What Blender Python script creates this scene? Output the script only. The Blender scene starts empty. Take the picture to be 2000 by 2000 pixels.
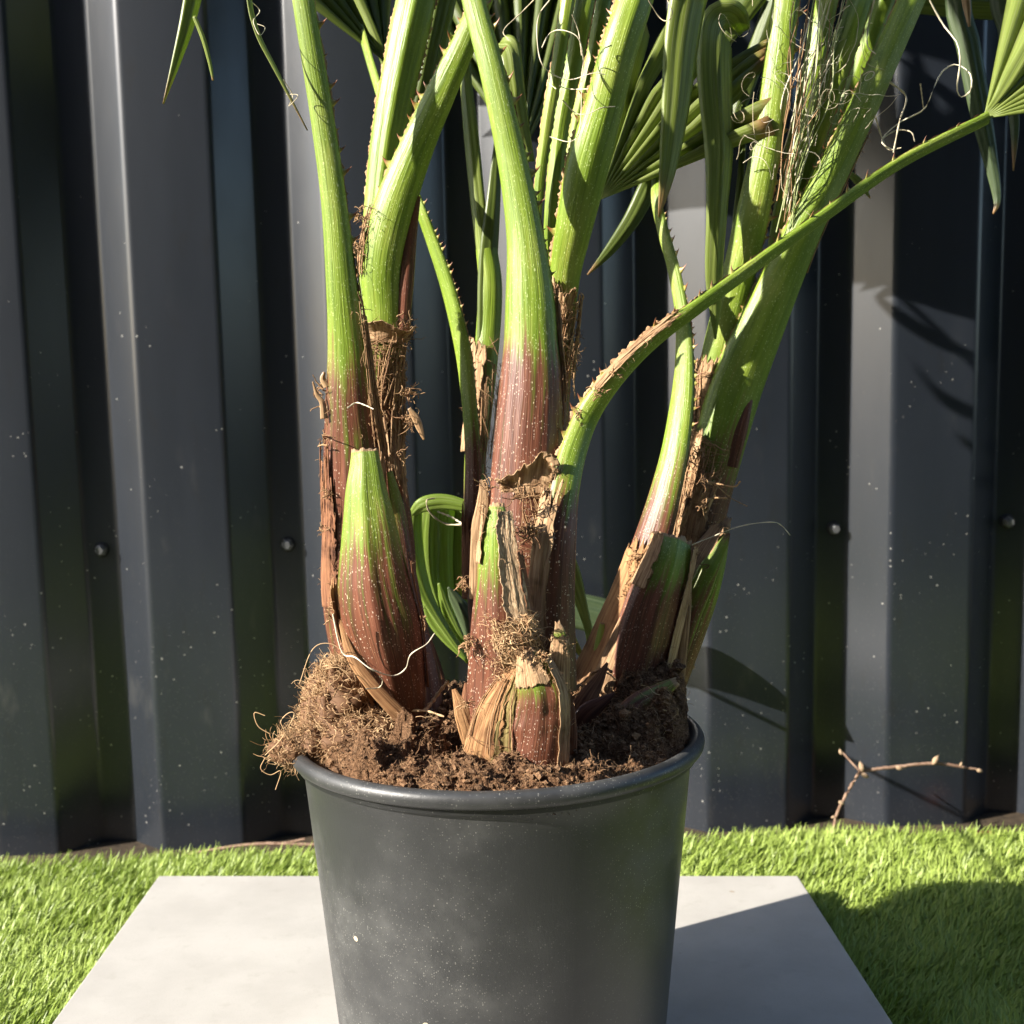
import bpy, math
import numpy as np
from mathutils import Matrix, Vector
rng = np.random.default_rng(7)
R = math.radians
scene = bpy.context.scene
COL = scene.collection

# ------------------------------------------------------------------ camera
FPX = 2300.0                       # focal length in pixels of the 2000 px wide photograph
CAM = np.array([0.0, 0.0, 0.432]); PITCH = R(4.67); ROLL = R(-1.2)
cam_d = bpy.data.cameras.new('camera'); cam = bpy.data.objects.new('camera', cam_d); COL.objects.link(cam)
Mcam = Matrix.Rotation(math.pi/2 - PITCH, 3, 'X') @ Matrix.Rotation(ROLL, 3, 'Z')
cam.matrix_world = Matrix.Translation(CAM) @ Mcam.to_4x4()
cam_d.sensor_width = 36.0; cam_d.lens = 36.0*FPX/2000.0
cam_d.clip_start = 0.02; cam_d.clip_end = 2000
cam_d.dof.use_dof = True; cam_d.dof.focus_distance = 0.71; cam_d.dof.aperture_fstop = 13.0
scene.camera = cam
# ------------------------------------------------------------------ world, sun, exposure
SUN_AZ, SUN_EL = R(25.0), R(27.0)   # azimuth: angle of the light's travel into the fence, from the +X axis
travel = Vector((math.cos(SUN_AZ)*math.cos(SUN_EL), math.sin(SUN_AZ)*math.cos(SUN_EL), -math.sin(SUN_EL)))
world = bpy.data.worlds.new('World'); scene.world = world; world.use_nodes = True
wn = world.node_tree.nodes; wl = world.node_tree.links
sky = wn.new('ShaderNodeTexSky'); sky.sky_type = 'NISHITA'; sky.sun_disc = False
sky.ozone_density = 2.5; sky.sun_elevation = SUN_EL; sky.sun_rotation = math.atan2(-travel.x, -travel.y)
bg = wn['Background']; wl.new(sky.outputs[0], bg.inputs[0]); bg.inputs[1].default_value = 0.10
sun_d = bpy.data.lights.new('sun', 'SUN'); sun_d.energy = 5.0; sun_d.angle = R(0.53); sun_d.color = (1.0, 0.94, 0.85)
sun = bpy.data.objects.new('sun', sun_d); COL.objects.link(sun)
sun.rotation_euler = travel.to_track_quat('-Z', 'Y').to_euler(); sun.location = (-3, -2, 3)
scene.view_settings.view_transform = 'Standard'; scene.view_settings.look = 'None'
scene.view_settings.exposure = 1.5; scene.view_settings.gamma = 1.0; scene.view_settings.use_curve_mapping = False
scene.render.film_transparent = False
scene.cycles.max_bounces = 5; scene.cycles.diffuse_bounces = 2; scene.cycles.glossy_bounces = 3; scene.cycles.transmission_bounces = 3
scene.cycles.use_adaptive_sampling = True; scene.cycles.adaptive_threshold = 0.025

# ------------------------------------------------------------------ point helpers
Mc = np.array(Mcam); RT, UP, FW = Mc[:, 0], Mc[:, 1], -Mc[:, 2]
K = 1.045; SC = 2000/1932.0
def ray(x, y):
    u, v = x*SC - 1000, y*SC - 1000
    return FW + RT*u/FPX - UP*v/FPX
def P(x, y, Y):                    # a point of the place seen at (x, y), standing at distance Y
    r = ray(x, y); return CAM + r*((Y*K)/r[1])
def onz(x, y, z=0.0):
    r = ray(x, y); return CAM + r*((z-CAM[2])/r[2])
def mpp(Y): return Y*K*SC/FPX
def nrm(v): return v/np.maximum(np.linalg.norm(v, axis=-1, keepdims=True), 1e-9)
def catmull(A, n):
    A = np.asarray(A, float)
    if len(A) == 2:
        t = np.linspace(0, 1, n)[:, None]; return A[0]*(1-t) + A[1]*t
    B = np.vstack([2*A[0]-A[1], A, 2*A[-1]-A[-2]])
    t = np.linspace(0, len(A)-1, n); i = np.minimum(t.astype(int), len(A)-2); f = (t-i)[:, None]
    p0, p1, p2, p3 = B[i], B[i+1], B[i+2], B[i+3]
    return .5*((2*p1) + (p2-p0)*f + (2*p0-5*p1+4*p2-p3)*f**2 + (3*p1-p0-3*p2+p3)*f**3)
def hash3(i, j, k, seed=0):
    h = (i*374761393 + j*668265263 + k*2147483647 + seed*1274126177) & 0xffffffff
    h = ((h ^ (h >> 13))*1274126177) & 0xffffffff
    h = (h ^ (h >> 16)) & 0xffffffff
    return h/4294967295.0
def vnoise(p, seed=0):
    p = np.asarray(p, float); i = np.floor(p).astype(np.int64); f = p-i; f = f*f*(3-2*f)
    out = 0
    for a in (0, 1):
        for b in (0, 1):
            for c in (0, 1):
                w = (f[..., 0] if a else 1-f[..., 0])*(f[..., 1] if b else 1-f[..., 1])*(f[..., 2] if c else 1-f[..., 2])
                out = out + w*hash3(i[..., 0]+a, i[..., 1]+b, i[..., 2]+c, seed)
    return out
def fbm(p, seed=0, o=3, g=.5):
    p = np.asarray(p, float); s = 0; a = 1; t = 0
    for k in range(o): s = s + a*vnoise(p*2**k, seed+k); t += a; a *= g
    return s/t

# ------------------------------------------------------------------ mesh helpers
def mesh(name, V, quads=None, tris=None, smooth=True, attrs=None):
    me = bpy.data.meshes.new(name); V = np.asarray(V, np.float32).reshape(-1, 3)
    q = np.zeros((0, 4), np.int32) if quads is None or len(quads) == 0 else np.asarray(quads, np.int32)
    t = np.zeros((0, 3), np.int32) if tris is None or len(tris) == 0 else np.asarray(tris, np.int32)
    me.vertices.add(len(V)); me.vertices.foreach_set('co', V.ravel())
    me.loops.add(q.size+t.size); me.loops.foreach_set('vertex_index', np.concatenate([q.ravel(), t.ravel()]))
    n = len(q)+len(t); me.polygons.add(n)
    me.polygons.foreach_set('loop_start', np.concatenate([np.arange(len(q))*4, q.size+np.arange(len(t))*3]).astype(np.int32))
    me.polygons.foreach_set('use_smooth', np.full(n, smooth))
    for k, a in (attrs or {}).items():
        a = np.asarray(a, np.float32)
        at = me.attributes.new(k, 'FLOAT_VECTOR' if a.ndim == 2 else 'FLOAT', 'POINT')
        at.data.foreach_set('vector' if a.ndim == 2 else 'value', a.ravel())
    me.update(calc_edges=True); me.validate(); return me
def link(name, me, mat=None, parent=None, **props):
    o = bpy.data.objects.new(name, me); COL.objects.link(o)
    if mat is not None and me is not None and len(me.materials) == 0: me.materials.append(mat)
    if parent is not None:
        o.parent = parent
        if parent.type == 'EMPTY': o.matrix_parent_inverse = Matrix.Translation(-Vector(parent.location))
    for k, v in props.items(): o[k] = v
    return o
def empty(name, loc, label, cat, group=None):
    o = bpy.data.objects.new(name, None); COL.objects.link(o); o.location = loc; o.empty_display_size = .02
    o['label'] = label; o['category'] = cat
    if group: o['group'] = group
    return o
def grid_quads(m, n, close=False):
    i, j = np.meshgrid(np.arange(m-1), np.arange(n if close else n-1), indexing='ij'); j2 = (j+1) % n
    return np.stack([i*n+j, i*n+j2, (i+1)*n+j2, (i+1)*n+j], -1).reshape(-1, 4)
def tubes(Pts, Rad, sides=4):      # Pts K x n x 3, Rad K x n : K tubes as one vertex/quad set
    Pts = np.asarray(Pts, float); Kn, n = Pts.shape[:2]; Rad = np.broadcast_to(np.asarray(Rad, float), (Kn, n))
    T = nrm(np.gradient(Pts, axis=1)); ref = np.where(np.abs(T[..., 2:3]) > .85, np.array([1., 0, 0]), np.array([0, 0, 1.]))
    A = nrm(np.cross(T, ref)); B = np.cross(T, A)
    a = np.arange(sides)*2*np.pi/sides
    V = Pts[:, :, None] + Rad[..., None, None]*(A[:, :, None]*np.cos(a)[:, None] + B[:, :, None]*np.sin(a)[:, None])
    q = grid_quads(n, sides, True)
    Q = (q[None] + (np.arange(Kn)*n*sides)[:, None, None]).reshape(-1, 4)
    rnd = np.repeat(rng.random(Kn), n*sides)
    return V.reshape(-1, 3), Q, rnd
class Bag:
    def __init__(s): s.V = []; s.Q = []; s.A = []; s.n = 0
    def add(s, V, Q, a): s.V.append(V); s.Q.append(np.asarray(Q)+s.n); s.A.append(np.broadcast_to(a, (len(V),))); s.n += len(V)
    def tubes(s, P_, R_, sides=4): s.add(*tubes(P_, R_, sides))
    def build(s, name, mat, parent=None, **kw):
        return link(name, mesh(name, np.vstack(s.V), np.vstack(s.Q), attrs={'rnd': np.concatenate(s.A)}), mat, parent, **kw)
def curls(O, D, L, n=8, wob=.5, rad=.0003, grav=0., curl=0.):   # random hairs from origins O along D
    O = np.asarray(O, float); D = nrm(np.asarray(D, float)); k = len(O); L = np.broadcast_to(np.asarray(L, float), (k,))
    pts = np.zeros((k, n, 3)); pts[:, 0] = O; d = D.copy(); ax = nrm(rng.normal(size=(k, 3)))
    cu = curl*rng.normal(size=(k, 1))
    for i in range(1, n):
        d = nrm(d + rng.normal(size=(k, 3))*wob/np.sqrt(n) + np.cross(ax, d)*cu/n*6 + np.array([0, 0, -grav])/n)
        pts[:, i] = pts[:, i-1] + d*(L/(n-1))[:, None]
    r = np.linspace(1, .45, n)[None]*np.broadcast_to(np.asarray(rad, float), (k,))[:, None]
    return pts, r

# ------------------------------------------------------------------ materials
class NT:
    def __init__(s, name):
        s.m = bpy.data.materials.new(name); s.m.use_nodes = True; s.t = s.m.node_tree; s.n = s.t.nodes; s.l = s.t.links
        s.b = s.n['Principled BSDF']; s.out = s.n['Material Output']
    def new(s, t, **k):
        n = s.n.new(t)
        for a, v in k.items(): setattr(n, a, v)
        return n
    def set(s, sock, v):
        if hasattr(v, 'links') or isinstance(v, bpy.types.NodeSocket): s.l.new(v, sock)
        else: sock.default_value = (*v, 1) if isinstance(v, tuple) and len(v) == 3 and sock.type == 'RGBA' else v
    def math(s, op, a, b=0., c=0.):
        n = s.new('ShaderNodeMath', operation=op)
        for k, v in enumerate((a, b, c)): s.set(n.inputs[k], v)
        return n.outputs[0]
    def mix(s, f, a, b):
        n = s.new('ShaderNodeMix', data_type='RGBA'); s.set(n.inputs[0], f); s.set(n.inputs[6], a); s.set(n.inputs[7], b); return n.outputs[2]
    def ramp(s, v, lo, hi):
        n = s.new('ShaderNodeMapRange', interpolation_type='SMOOTHSTEP'); s.set(n.inputs[0], v); n.inputs[1].default_value = lo; n.inputs[2].default_value = hi; return n.outputs[0]
    def attr(s, name, vec=False):
        n = s.new('ShaderNodeAttribute', attribute_name=name); return n.outputs['Vector' if vec else 'Fac']
    def coord(s): return s.new('ShaderNodeNewGeometry').outputs['Position']
    def map(s, v, sc):
        n = s.new('ShaderNodeMapping'); s.set(n.inputs[0], v); n.inputs[3].default_value = sc; return n.outputs[0]
    def noise(s, v, scale, det=3, rough=.55):
        n = s.new('ShaderNodeTexNoise'); s.set(n.inputs['Vector'], v); n.inputs['Scale'].default_value = scale; n.inputs['Detail'].default_value = det; n.inputs['Roughness'].default_value = rough; return n.outputs[0]
    def vor(s, v, scale, rand=1.):
        n = s.new('ShaderNodeTexVoronoi'); s.set(n.inputs['Vector'], v); n.inputs['Scale'].default_value = scale; n.inputs['Randomness'].default_value = rand; return n
    def bump(s, h, strength=.3, dist=.001):
        n = s.new('ShaderNodeBump'); n.inputs['Strength'].default_value = strength; n.inputs['Distance'].default_value = dist; s.set(n.inputs['Height'], h); s.l.new(n.outputs[0], s.b.inputs['Normal'])
    def fin(s, color=None, rough=None, spec=None, metal=None):
        if color is not None: s.set(s.b.inputs['Base Color'], color)
        if rough is not None: s.set(s.b.inputs['Roughness'], rough)
        if spec is not None: s.set(s.b.inputs['Specular IOR Level'], spec)
        if metal is not None: s.set(s.b.inputs['Metallic'], metal)
        return s.m
    def trans(s, color, fac):      # thin-leaf translucency
        t = s.new('ShaderNodeBsdfTranslucent'); s.set(t.inputs[0], color)
        m = s.new('ShaderNodeMixShader'); m.inputs[0].default_value = fac
        s.l.new(s.b.outputs[0], m.inputs[1]); s.l.new(t.outputs[0], m.inputs[2]); s.l.new(m.outputs[0], s.out.inputs[0])

def mat_stalk():
    m = NT('petiole_skin'); uv = m.attr('suv', True); br = m.attr('brown'); cut = m.attr('cut')
    streak = m.noise(m.map(uv, (14, 420, 1)), 1., 3); fine = m.noise(m.map(uv, (40, 1500, 1)), 1., 2)
    blotch = m.noise(m.map(uv, (18, 45, 1)), 1., 3)
    g = m.mix(m.ramp(streak, .3, .7), (.112, .178, .012), (.198, .284, .024))
    g = m.mix(m.ramp(blotch, .45, .8), g, (.28, .335, .06))
    b = m.mix(m.ramp(streak, .25, .75), (.052, .018, .010), (.175, .060, .032))
    b = m.mix(m.ramp(fine, .5, .9), b, (.30, .14, .07))
    f = m.math('ADD', br, m.math('MULTIPLY', m.math('SUBTRACT', streak, .5), 1.7))
    f = m.math('ADD', f, m.math('MULTIPLY', m.math('SUBTRACT', blotch, .5), 1.0))
    f = m.ramp(f, .18, .85)
    c = m.mix(f, g, b)
    v = m.vor(m.map(uv, (300, 560, 1)), 1.); sz = m.new('ShaderNodeSeparateColor'); m.l.new(v.outputs['Color'], sz.inputs[0])
    rad = m.math('MULTIPLY', sz.outputs[0], .27); rad = m.math('MULTIPLY', rad, m.ramp(blotch, .3, .65))
    spk = m.math('LESS_THAN', v.outputs['Distance'], rad)
    v2 = m.vor(m.map(uv, (520, 1050, 1)), 1.); s2 = m.new('ShaderNodeSeparateColor'); m.l.new(v2.outputs['Color'], s2.inputs[0])
    spk2 = m.math('LESS_THAN', v2.outputs['Distance'], m.math('MULTIPLY', s2.outputs[1], .30))
    spk = m.math('MAXIMUM', spk, m.math('MULTIPLY', spk2, .8))
    spk = m.math('MULTIPLY', spk, m.attr('speck'))
    c = m.mix(m.math('MULTIPLY', spk, .85), c, m.mix(f, (.52, .60, .25), (.60, .45, .33)))
    tan = m.mix(m.ramp(fine, .3, .8), (.22, .12, .055), (.50, .34, .19))
    c = m.mix(m.ramp(cut, .35, .75), c, tan)
    h = m.math('ADD', m.math('MULTIPLY', streak, 1.), m.math('MULTIPLY', spk, .6)); h = m.math('ADD', h, m.math('MULTIPLY', fine, .5))
    m.bump(h, .6, .0008)
    m.fin(c, m.math('ADD', .42, m.math('MULTIPLY', cut, .5)), .5)
    m.b.inputs['Subsurface Weight'].default_value = .0
    return m.m
def mat_husk(name, lo, hi, rough=.8, fx=30, fy=900):
    m = NT(name); uv = m.attr('suv', True)
    s = m.noise(m.map(uv, (fx, fy, 1)), 1., 3); b = m.noise(m.map(uv, (60, 60, 1)), 1., 3)
    c = m.mix(m.ramp(s, .25, .75), lo, hi); c = m.mix(m.ramp(b, .5, .85), c, tuple(x*.45 for x in lo))
    m.bump(s, .6, .001); return m.fin(c, rough, .3)
def mat_fibre(name, lo, hi, rough=.75, tr=0.):
    m = NT(name); c = m.mix(m.attr('rnd'), lo, hi); m.fin(c, rough, .3)
    if tr: m.trans(c, tr)
    return m.m
def mat_leaf(name, a, b, tr, tcol, pale=None):
    m = NT(name); uv = m.attr('suv', True)
    s = m.noise(m.map(uv, (10, 500, 1)), 1., 2); f = m.noise(m.map(uv, (20, 2200, 1)), 1., 1)
    c = m.mix(m.ramp(s, .3, .7), a, b)
    if pale: c = m.mix(m.math('MULTIPLY', m.ramp(f, .45, .75), .45), c, pale)
    c = m.mix(m.ramp(m.attr('tip'), .86, .97), c, (.30, .17, .07))
    m.bump(f, .3, .0005); m.fin(c, .38, .5); m.trans(m.mix(m.ramp(s, .3, .7), tcol, tuple(x*1.3 for x in tcol)), tr); return m.m

M = {}
M['stalk'] = mat_stalk()
M['husk'] = mat_husk('dry_sheath', (.20, .105, .05), (.50, .33, .18))
M['husk_red'] = mat_husk('red_brown_sheath', (.10, .035, .018), (.30, .14, .065))
M['husk_straw'] = mat_fibre('dry_straw', (.34, .20, .10), (.55, .38, .21))
M['husk_pale'] = mat_husk('pale_sheath', (.26, .16, .085), (.56, .41, .25), .9, 260, 800)
M['husk_gold'] = mat_husk('green_gold_sheath', (.17, .115, .035), (.33, .26, .10))
M['husk_orange'] = mat_husk('orange_tan_sheath', (.19, .08, .032), (.44, .25, .11))
M['fibre'] = mat_fibre('palm_fibre', (.17, .085, .04), (.42, .26, .13))
M['thread'] = mat_fibre('pale_thread', (.42, .35, .22), (.72, .65, .48), .6)
M['coir'] = mat_fibre('coir', (.26, .14, .065), (.56, .38, .205))
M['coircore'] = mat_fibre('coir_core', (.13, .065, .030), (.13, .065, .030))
M['peatfibre'] = mat_fibre('peat_fibre', (.10, .05, .025), (.42, .25, .13), .9)
M['leaf'] = mat_leaf('leaf_green', (.06, .09, .014), (.11, .15, .024), .28, (.18, .26, .02), (.22, .25, .10))
M['leaf_pale'] = mat_leaf('leaf_pale_green', (.14, .19, .028), (.25, .31, .06), .36, (.28, .38, .03), (.48, .50, .28))
M['leaf_young'] = mat_leaf('leaf_young', (.16, .24, .03), (.26, .36, .06), .45, (.34, .48, .03), (.5, .55, .25))
M['leaf_dry'] = mat_leaf('dry_leaf', (.26, .15, .07), (.50, .33, .18), .15, (.3, .18, .08))
M['greenfibre'] = mat_fibre('green_fibre', (.16, .20, .05), (.45, .48, .24), .6)
M['leaf_grey'] = mat_leaf('leaf_grey_green', (.045, .07, .030), (.075, .105, .045), .15, (.06, .12, .02), (.16, .19, .11))
def m_thorn():
    m = NT('thorn'); g = m.new('ShaderNodeTexCoord').outputs['Generated']; s = m.new('ShaderNodeSeparateXYZ'); m.l.new(g, s.inputs[0])
    return m.fin(m.mix(m.ramp(s.outputs[0], .1, .7), (.30, .30, .06), (.22, .075, .03)), .45)
M['thorn'] = m_thorn()
def m_pot():
    m = NT('black_plastic'); p = m.coord()
    n = m.noise(p, 9, 4, .6); n2 = m.noise(p, 32, 4, .65); fine = m.noise(p, 900, 2)
    dust = m.math('MULTIPLY', m.ramp(n, .35, .68), m.ramp(n2, .3, .7))
    c = m.mix(dust, (.026, .0265, .027), (.072, .072, .069))
    v = m.vor(p, 800); sc = m.new('ShaderNodeSeparateColor'); m.l.new(v.outputs['Color'], sc.inputs[0])
    sp = m.math('LESS_THAN', v.outputs['Distance'], m.math('MULTIPLY', m.math('POWER', sc.outputs[0], 2.5), .36))
    sp = m.math('MULTIPLY', sp, m.ramp(n, .35, .6))
    c = m.mix(m.math('MULTIPLY', sp, .4), c, (.36, .35, .31))
    v2 = m.vor(p, 38); s2 = m.new('ShaderNodeSeparateColor'); m.l.new(v2.outputs['Color'], s2.inputs[0])
    bl = m.math('LESS_THAN', m.math('ADD', v2.outputs['Distance'], m.math('MULTIPLY', m.math('SUBTRACT', m.noise(p, 260, 3), .5), .14)), m.math('MULTIPLY', m.math('GREATER_THAN', s2.outputs[1], .86), .09))
    c = m.mix(bl, c, (.48, .38, .26))
    scr = m.noise(m.map(p, (700, 700, 25)), 1., 2)
    m.bump(m.math('ADD', m.math('ADD', fine, m.math('MULTIPLY', scr, .6)), m.math('MULTIPLY', n2, 2.)), .10, .0008)
    return m.fin(c, m.math('ADD', .40, m.math('MULTIPLY', dust, .22)), .5)
M['pot'] = m_pot()
def m_soil():
    m = NT('coir_soil'); p = m.coord(); a = m.noise(p, 60, 5, .7); f = m.noise(p, 700, 4, .7); l = m.noise(p, 18, 3)
    c = m.mix(m.ramp(f, .3, .72), (.07, .034, .017), (.34, .19, .10)); c = m.mix(m.math('MULTIPLY', m.ramp(a, .4, .75), .7), c, (.20, .10, .05))
    c = m.mix(m.math('MULTIPLY', m.ramp(l, .5, .75), .5), c, (.34, .21, .115))
    m.bump(f, 1., .004); return m.fin(c, .95, .15)
M['soil'] = m_soil()
def m_crumb():
    m = NT('soil_crumbs'); r = m.attr('rnd'); f = m.noise(m.coord(), 900, 3, .7)
    c = m.mix(r, (.045, .021, .011), (.30, .165, .085)); c = m.mix(m.ramp(f, .4, .8), c, (.40, .25, .14)); m.bump(f, 1., .002); return m.fin(c, .95, .15)
M['crumb'] = m_crumb()
def m_fence():
    m = NT('anthracite_steel'); p = m.coord()
    cl = m.noise(m.map(p, (9, 9, 1.6)), 1., 4, .6); mott = m.noise(m.map(p, (60, 60, 20)), 1., 4, .65)
    c = m.mix(m.ramp(cl, .3, .75), (.011, .014, .019), (.017, .0205, .027)); c = m.mix(m.math('MULTIPLY', m.ramp(mott, .55, .75), .35), c, (.011, .011, .011))
    z = m.new('ShaderNodeSeparateXYZ'); m.l.new(p, z.inputs[0])
    dens = m.ramp(z.outputs[2], .75, -.02)
    v = m.vor(p, 150); sc = m.new('ShaderNodeSeparateColor'); m.l.new(v.outputs['Color'], sc.inputs[0])
    keep = m.math('LESS_THAN', sc.outputs[1], m.math('ADD', .03, m.math('MULTIPLY', dens, .42)))
    sp = m.math('LESS_THAN', v.outputs['Distance'], m.math('MULTIPLY', m.math('MULTIPLY', m.math('ADD', .15, m.math('POWER', sc.outputs[0], 2.)), .15), keep))
    v3 = m.vor(p, 420); s3 = m.new('ShaderNodeSeparateColor'); m.l.new(v3.outputs['Color'], s3.inputs[0])
    sp3 = m.math('LESS_THAN', v3.outputs['Distance'], m.math('MULTIPLY', m.math('MULTIPLY', s3.outputs[0], .2), dens))
    c = m.mix(m.math('MULTIPLY', sp3, .4), c, (.16, .155, .14))
    c = m.mix(m.math('MULTIPLY', sp, .7), c, (.36, .35, .32))
    dust = m.ramp(m.noise(m.map(p, (30, 30, 12)), 1., 3), .62, .8); c = m.mix(m.math('MULTIPLY', m.math('MULTIPLY', dust, dens), .3), c, (.09, .088, .08))
    m.bump(m.math('ADD', m.math('MULTIPLY', mott, 1.), m.math('MULTIPLY', sp, .5)), .05, .001)
    m.fin(c, m.math('ADD', .19, m.math('MULTIPLY', mott, .10)), .5); m.b.inputs['Coat Weight'].default_value = .4; m.b.inputs['Coat Roughness'].default_value = .42; return m.m
M['fence'] = m_fence()
def m_slab():
    m = NT('porcelain_slab'); p = m.coord(); a = m.noise(p, 12, 4, .6); b = m.noise(p, 60, 4, .65); f = m.noise(p, 900, 2)
    c = m.mix(m.ramp(a, .3, .7), (.385, .366, .335), (.45, .43, .395)); c = m.mix(m.math('MULTIPLY', m.ramp(b, .54, .78), .45), c, (.32, .30, .265))
    c = m.mix(m.math('MULTIPLY', m.ramp(f, .52, .75), .35), c, (.28, .265, .24))
    v = m.vor(p, 26); s = m.new('ShaderNodeSeparateColor'); m.l.new(v.outputs['Color'], s.inputs[0])
    d = m.math('LESS_THAN', m.math('ADD', v.outputs['Distance'], m.math('MULTIPLY', m.math('SUBTRACT', b, .5), .2)), m.math('MULTIPLY', m.math('GREATER_THAN', s.outputs[0], .72), .05))
    c = m.mix(m.math('MULTIPLY', d, .6), c, (.27, .20, .12))
    m.bump(f, .12, .0006); return m.fin(c, .55, .4)
M['slab'] = m_slab()
def m_grass():
    m = NT('artificial_turf'); r = m.attr('rnd'); c = m.mix(r, (.18, .26, .032), (.43, .53, .13))
    m.fin(c, .45, .4); m.trans(m.mix(r, (.20, .30, .03), (.32, .44, .08)), .28); return m.m
M['grass'] = m_grass()
def m_simple(name, a, b, sc, rough=.8, spec=.3, metal=0.):
    m = NT(name); p = m.coord(); n = m.noise(p, sc, 4, .65); m.bump(n, .5, .002); return m.fin(m.mix(m.ramp(n, .3, .7), a, b), rough, spec, metal)
M['earth'] = m_simple('earth', (.03, .022, .014), (.07, .05, .03), 90)
M['dark_ground'] = m_simple('dark_ground', (.030, .032, .028), (.050, .052, .046), 30, .9)  # dark paving colour, picked to cut light bounced onto the fence
M['turfback'] = m_simple('turf_backing', (.03, .055, .012), (.055, .09, .02), 300, .9)
M['bark'] = m_simple('twig_bark', (.15, .085, .055), (.30, .20, .14), 200)
M['bud'] = m_simple('bud', (.26, .17, .10), (.40, .29, .19), 400)
M['brick'] = m_simple('brick_clay', (.16, .035, .018), (.26, .07, .035), 120, .9)
M['wall'] = m_simple('sky_block_dark', (.06, .035, .028), (.10, .06, .045), 8, .9)  # dark surface of the added wall that blocks low sky
M['steel'] = m_simple('screw_steel', (.09, .092, .097), (.15, .152, .157), 200, .35, .5, .4)
M['rubber'] = m_simple('rubber_washer', (.015, .015, .015), (.025, .025, .025), 300, .6)

# ================================================================== the setting
def plane(name, x0, x1, y0, y1, z, mat):
    return link(name, mesh(name, [(x0, y0, z), (x1, y0, z), (x1, y1, z), (x0, y1, z)], [(0, 1, 2, 3)]), mat, kind='structure')
plane('ground', -400, 400, -400, 400, -.062, M['dark_ground'])
plane('soil_strip', -3, 3, 1.19, 1.55, -.052, M['earth'])
# unseen wall added behind the viewer, blocking low sky so the fence stays dark
hw_ = link('sky_block_wall', mesh('sky_block_wall', [(x, y, z) for z in (-.06, 3.9) for (x, y) in ((-4.5, -2.6), (6, -2.6), (6, -3.0), (-4.5, -3.0))], [(0, 1, 5, 4), (1, 2, 6, 5), (2, 3, 7, 6), (3, 0, 4, 7), (4, 5, 6, 7)], smooth=False), M['wall'], kind='structure')
# ---- paving slab
c0, c1 = onz(300, 1652), onz(1505, 1652); l0, r0 = onz(97, 1932), onz(1686, 1932)
ang = math.atan2(c1[1]-c0[1], c1[0]-c0[0]); side = np.linalg.norm(c1-c0)
ang2 = math.atan2(l0[1]-c0[1], l0[0]-c0[0]) + math.pi/2; ang3 = math.atan2(r0[1]-c1[1], r0[0]-c1[0]) + math.pi/2
print('slab angles', math.degrees(ang), math.degrees(ang2), math.degrees(ang3), 'side', side, c0, c1)
def box_bevel(name, pts_top, thick, bev, mat, parent=None):   # pts_top: four corners, counter-clockwise
    import bmesh
    bm = bmesh.new(); t = [bm.verts.new(p) for p in pts_top]; b = [bm.verts.new((p[0], p[1], p[2]-thick)) for p in pts_top]
    bm.faces.new(t); bm.faces.new(b[::-1])
    for i in range(4): bm.faces.new((t[i], b[i], b[(i+1) % 4], t[(i+1) % 4]))
    bm.normal_update(); bmesh.ops.bevel(bm, geom=bm.edges[:], offset=bev, segments=2, affect='EDGES', profile=.5)
    me = bpy.data.meshes.new(name); bm.to_mesh(me); bm.free(); return link(name, me, mat, parent)
fl = c0 + (l0-c0)*(side/np.linalg.norm(l0-c0)); fr = c1 + (r0-c1)*(side/np.linalg.norm(r0-c1))
slab = box_bevel('paving_slab', [fl, fr, c1, c0], .04, .0012, M['slab'])
slab['label'] = 'square pale cream paving slab under the black pot'; slab['category'] = 'paving slab'

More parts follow.
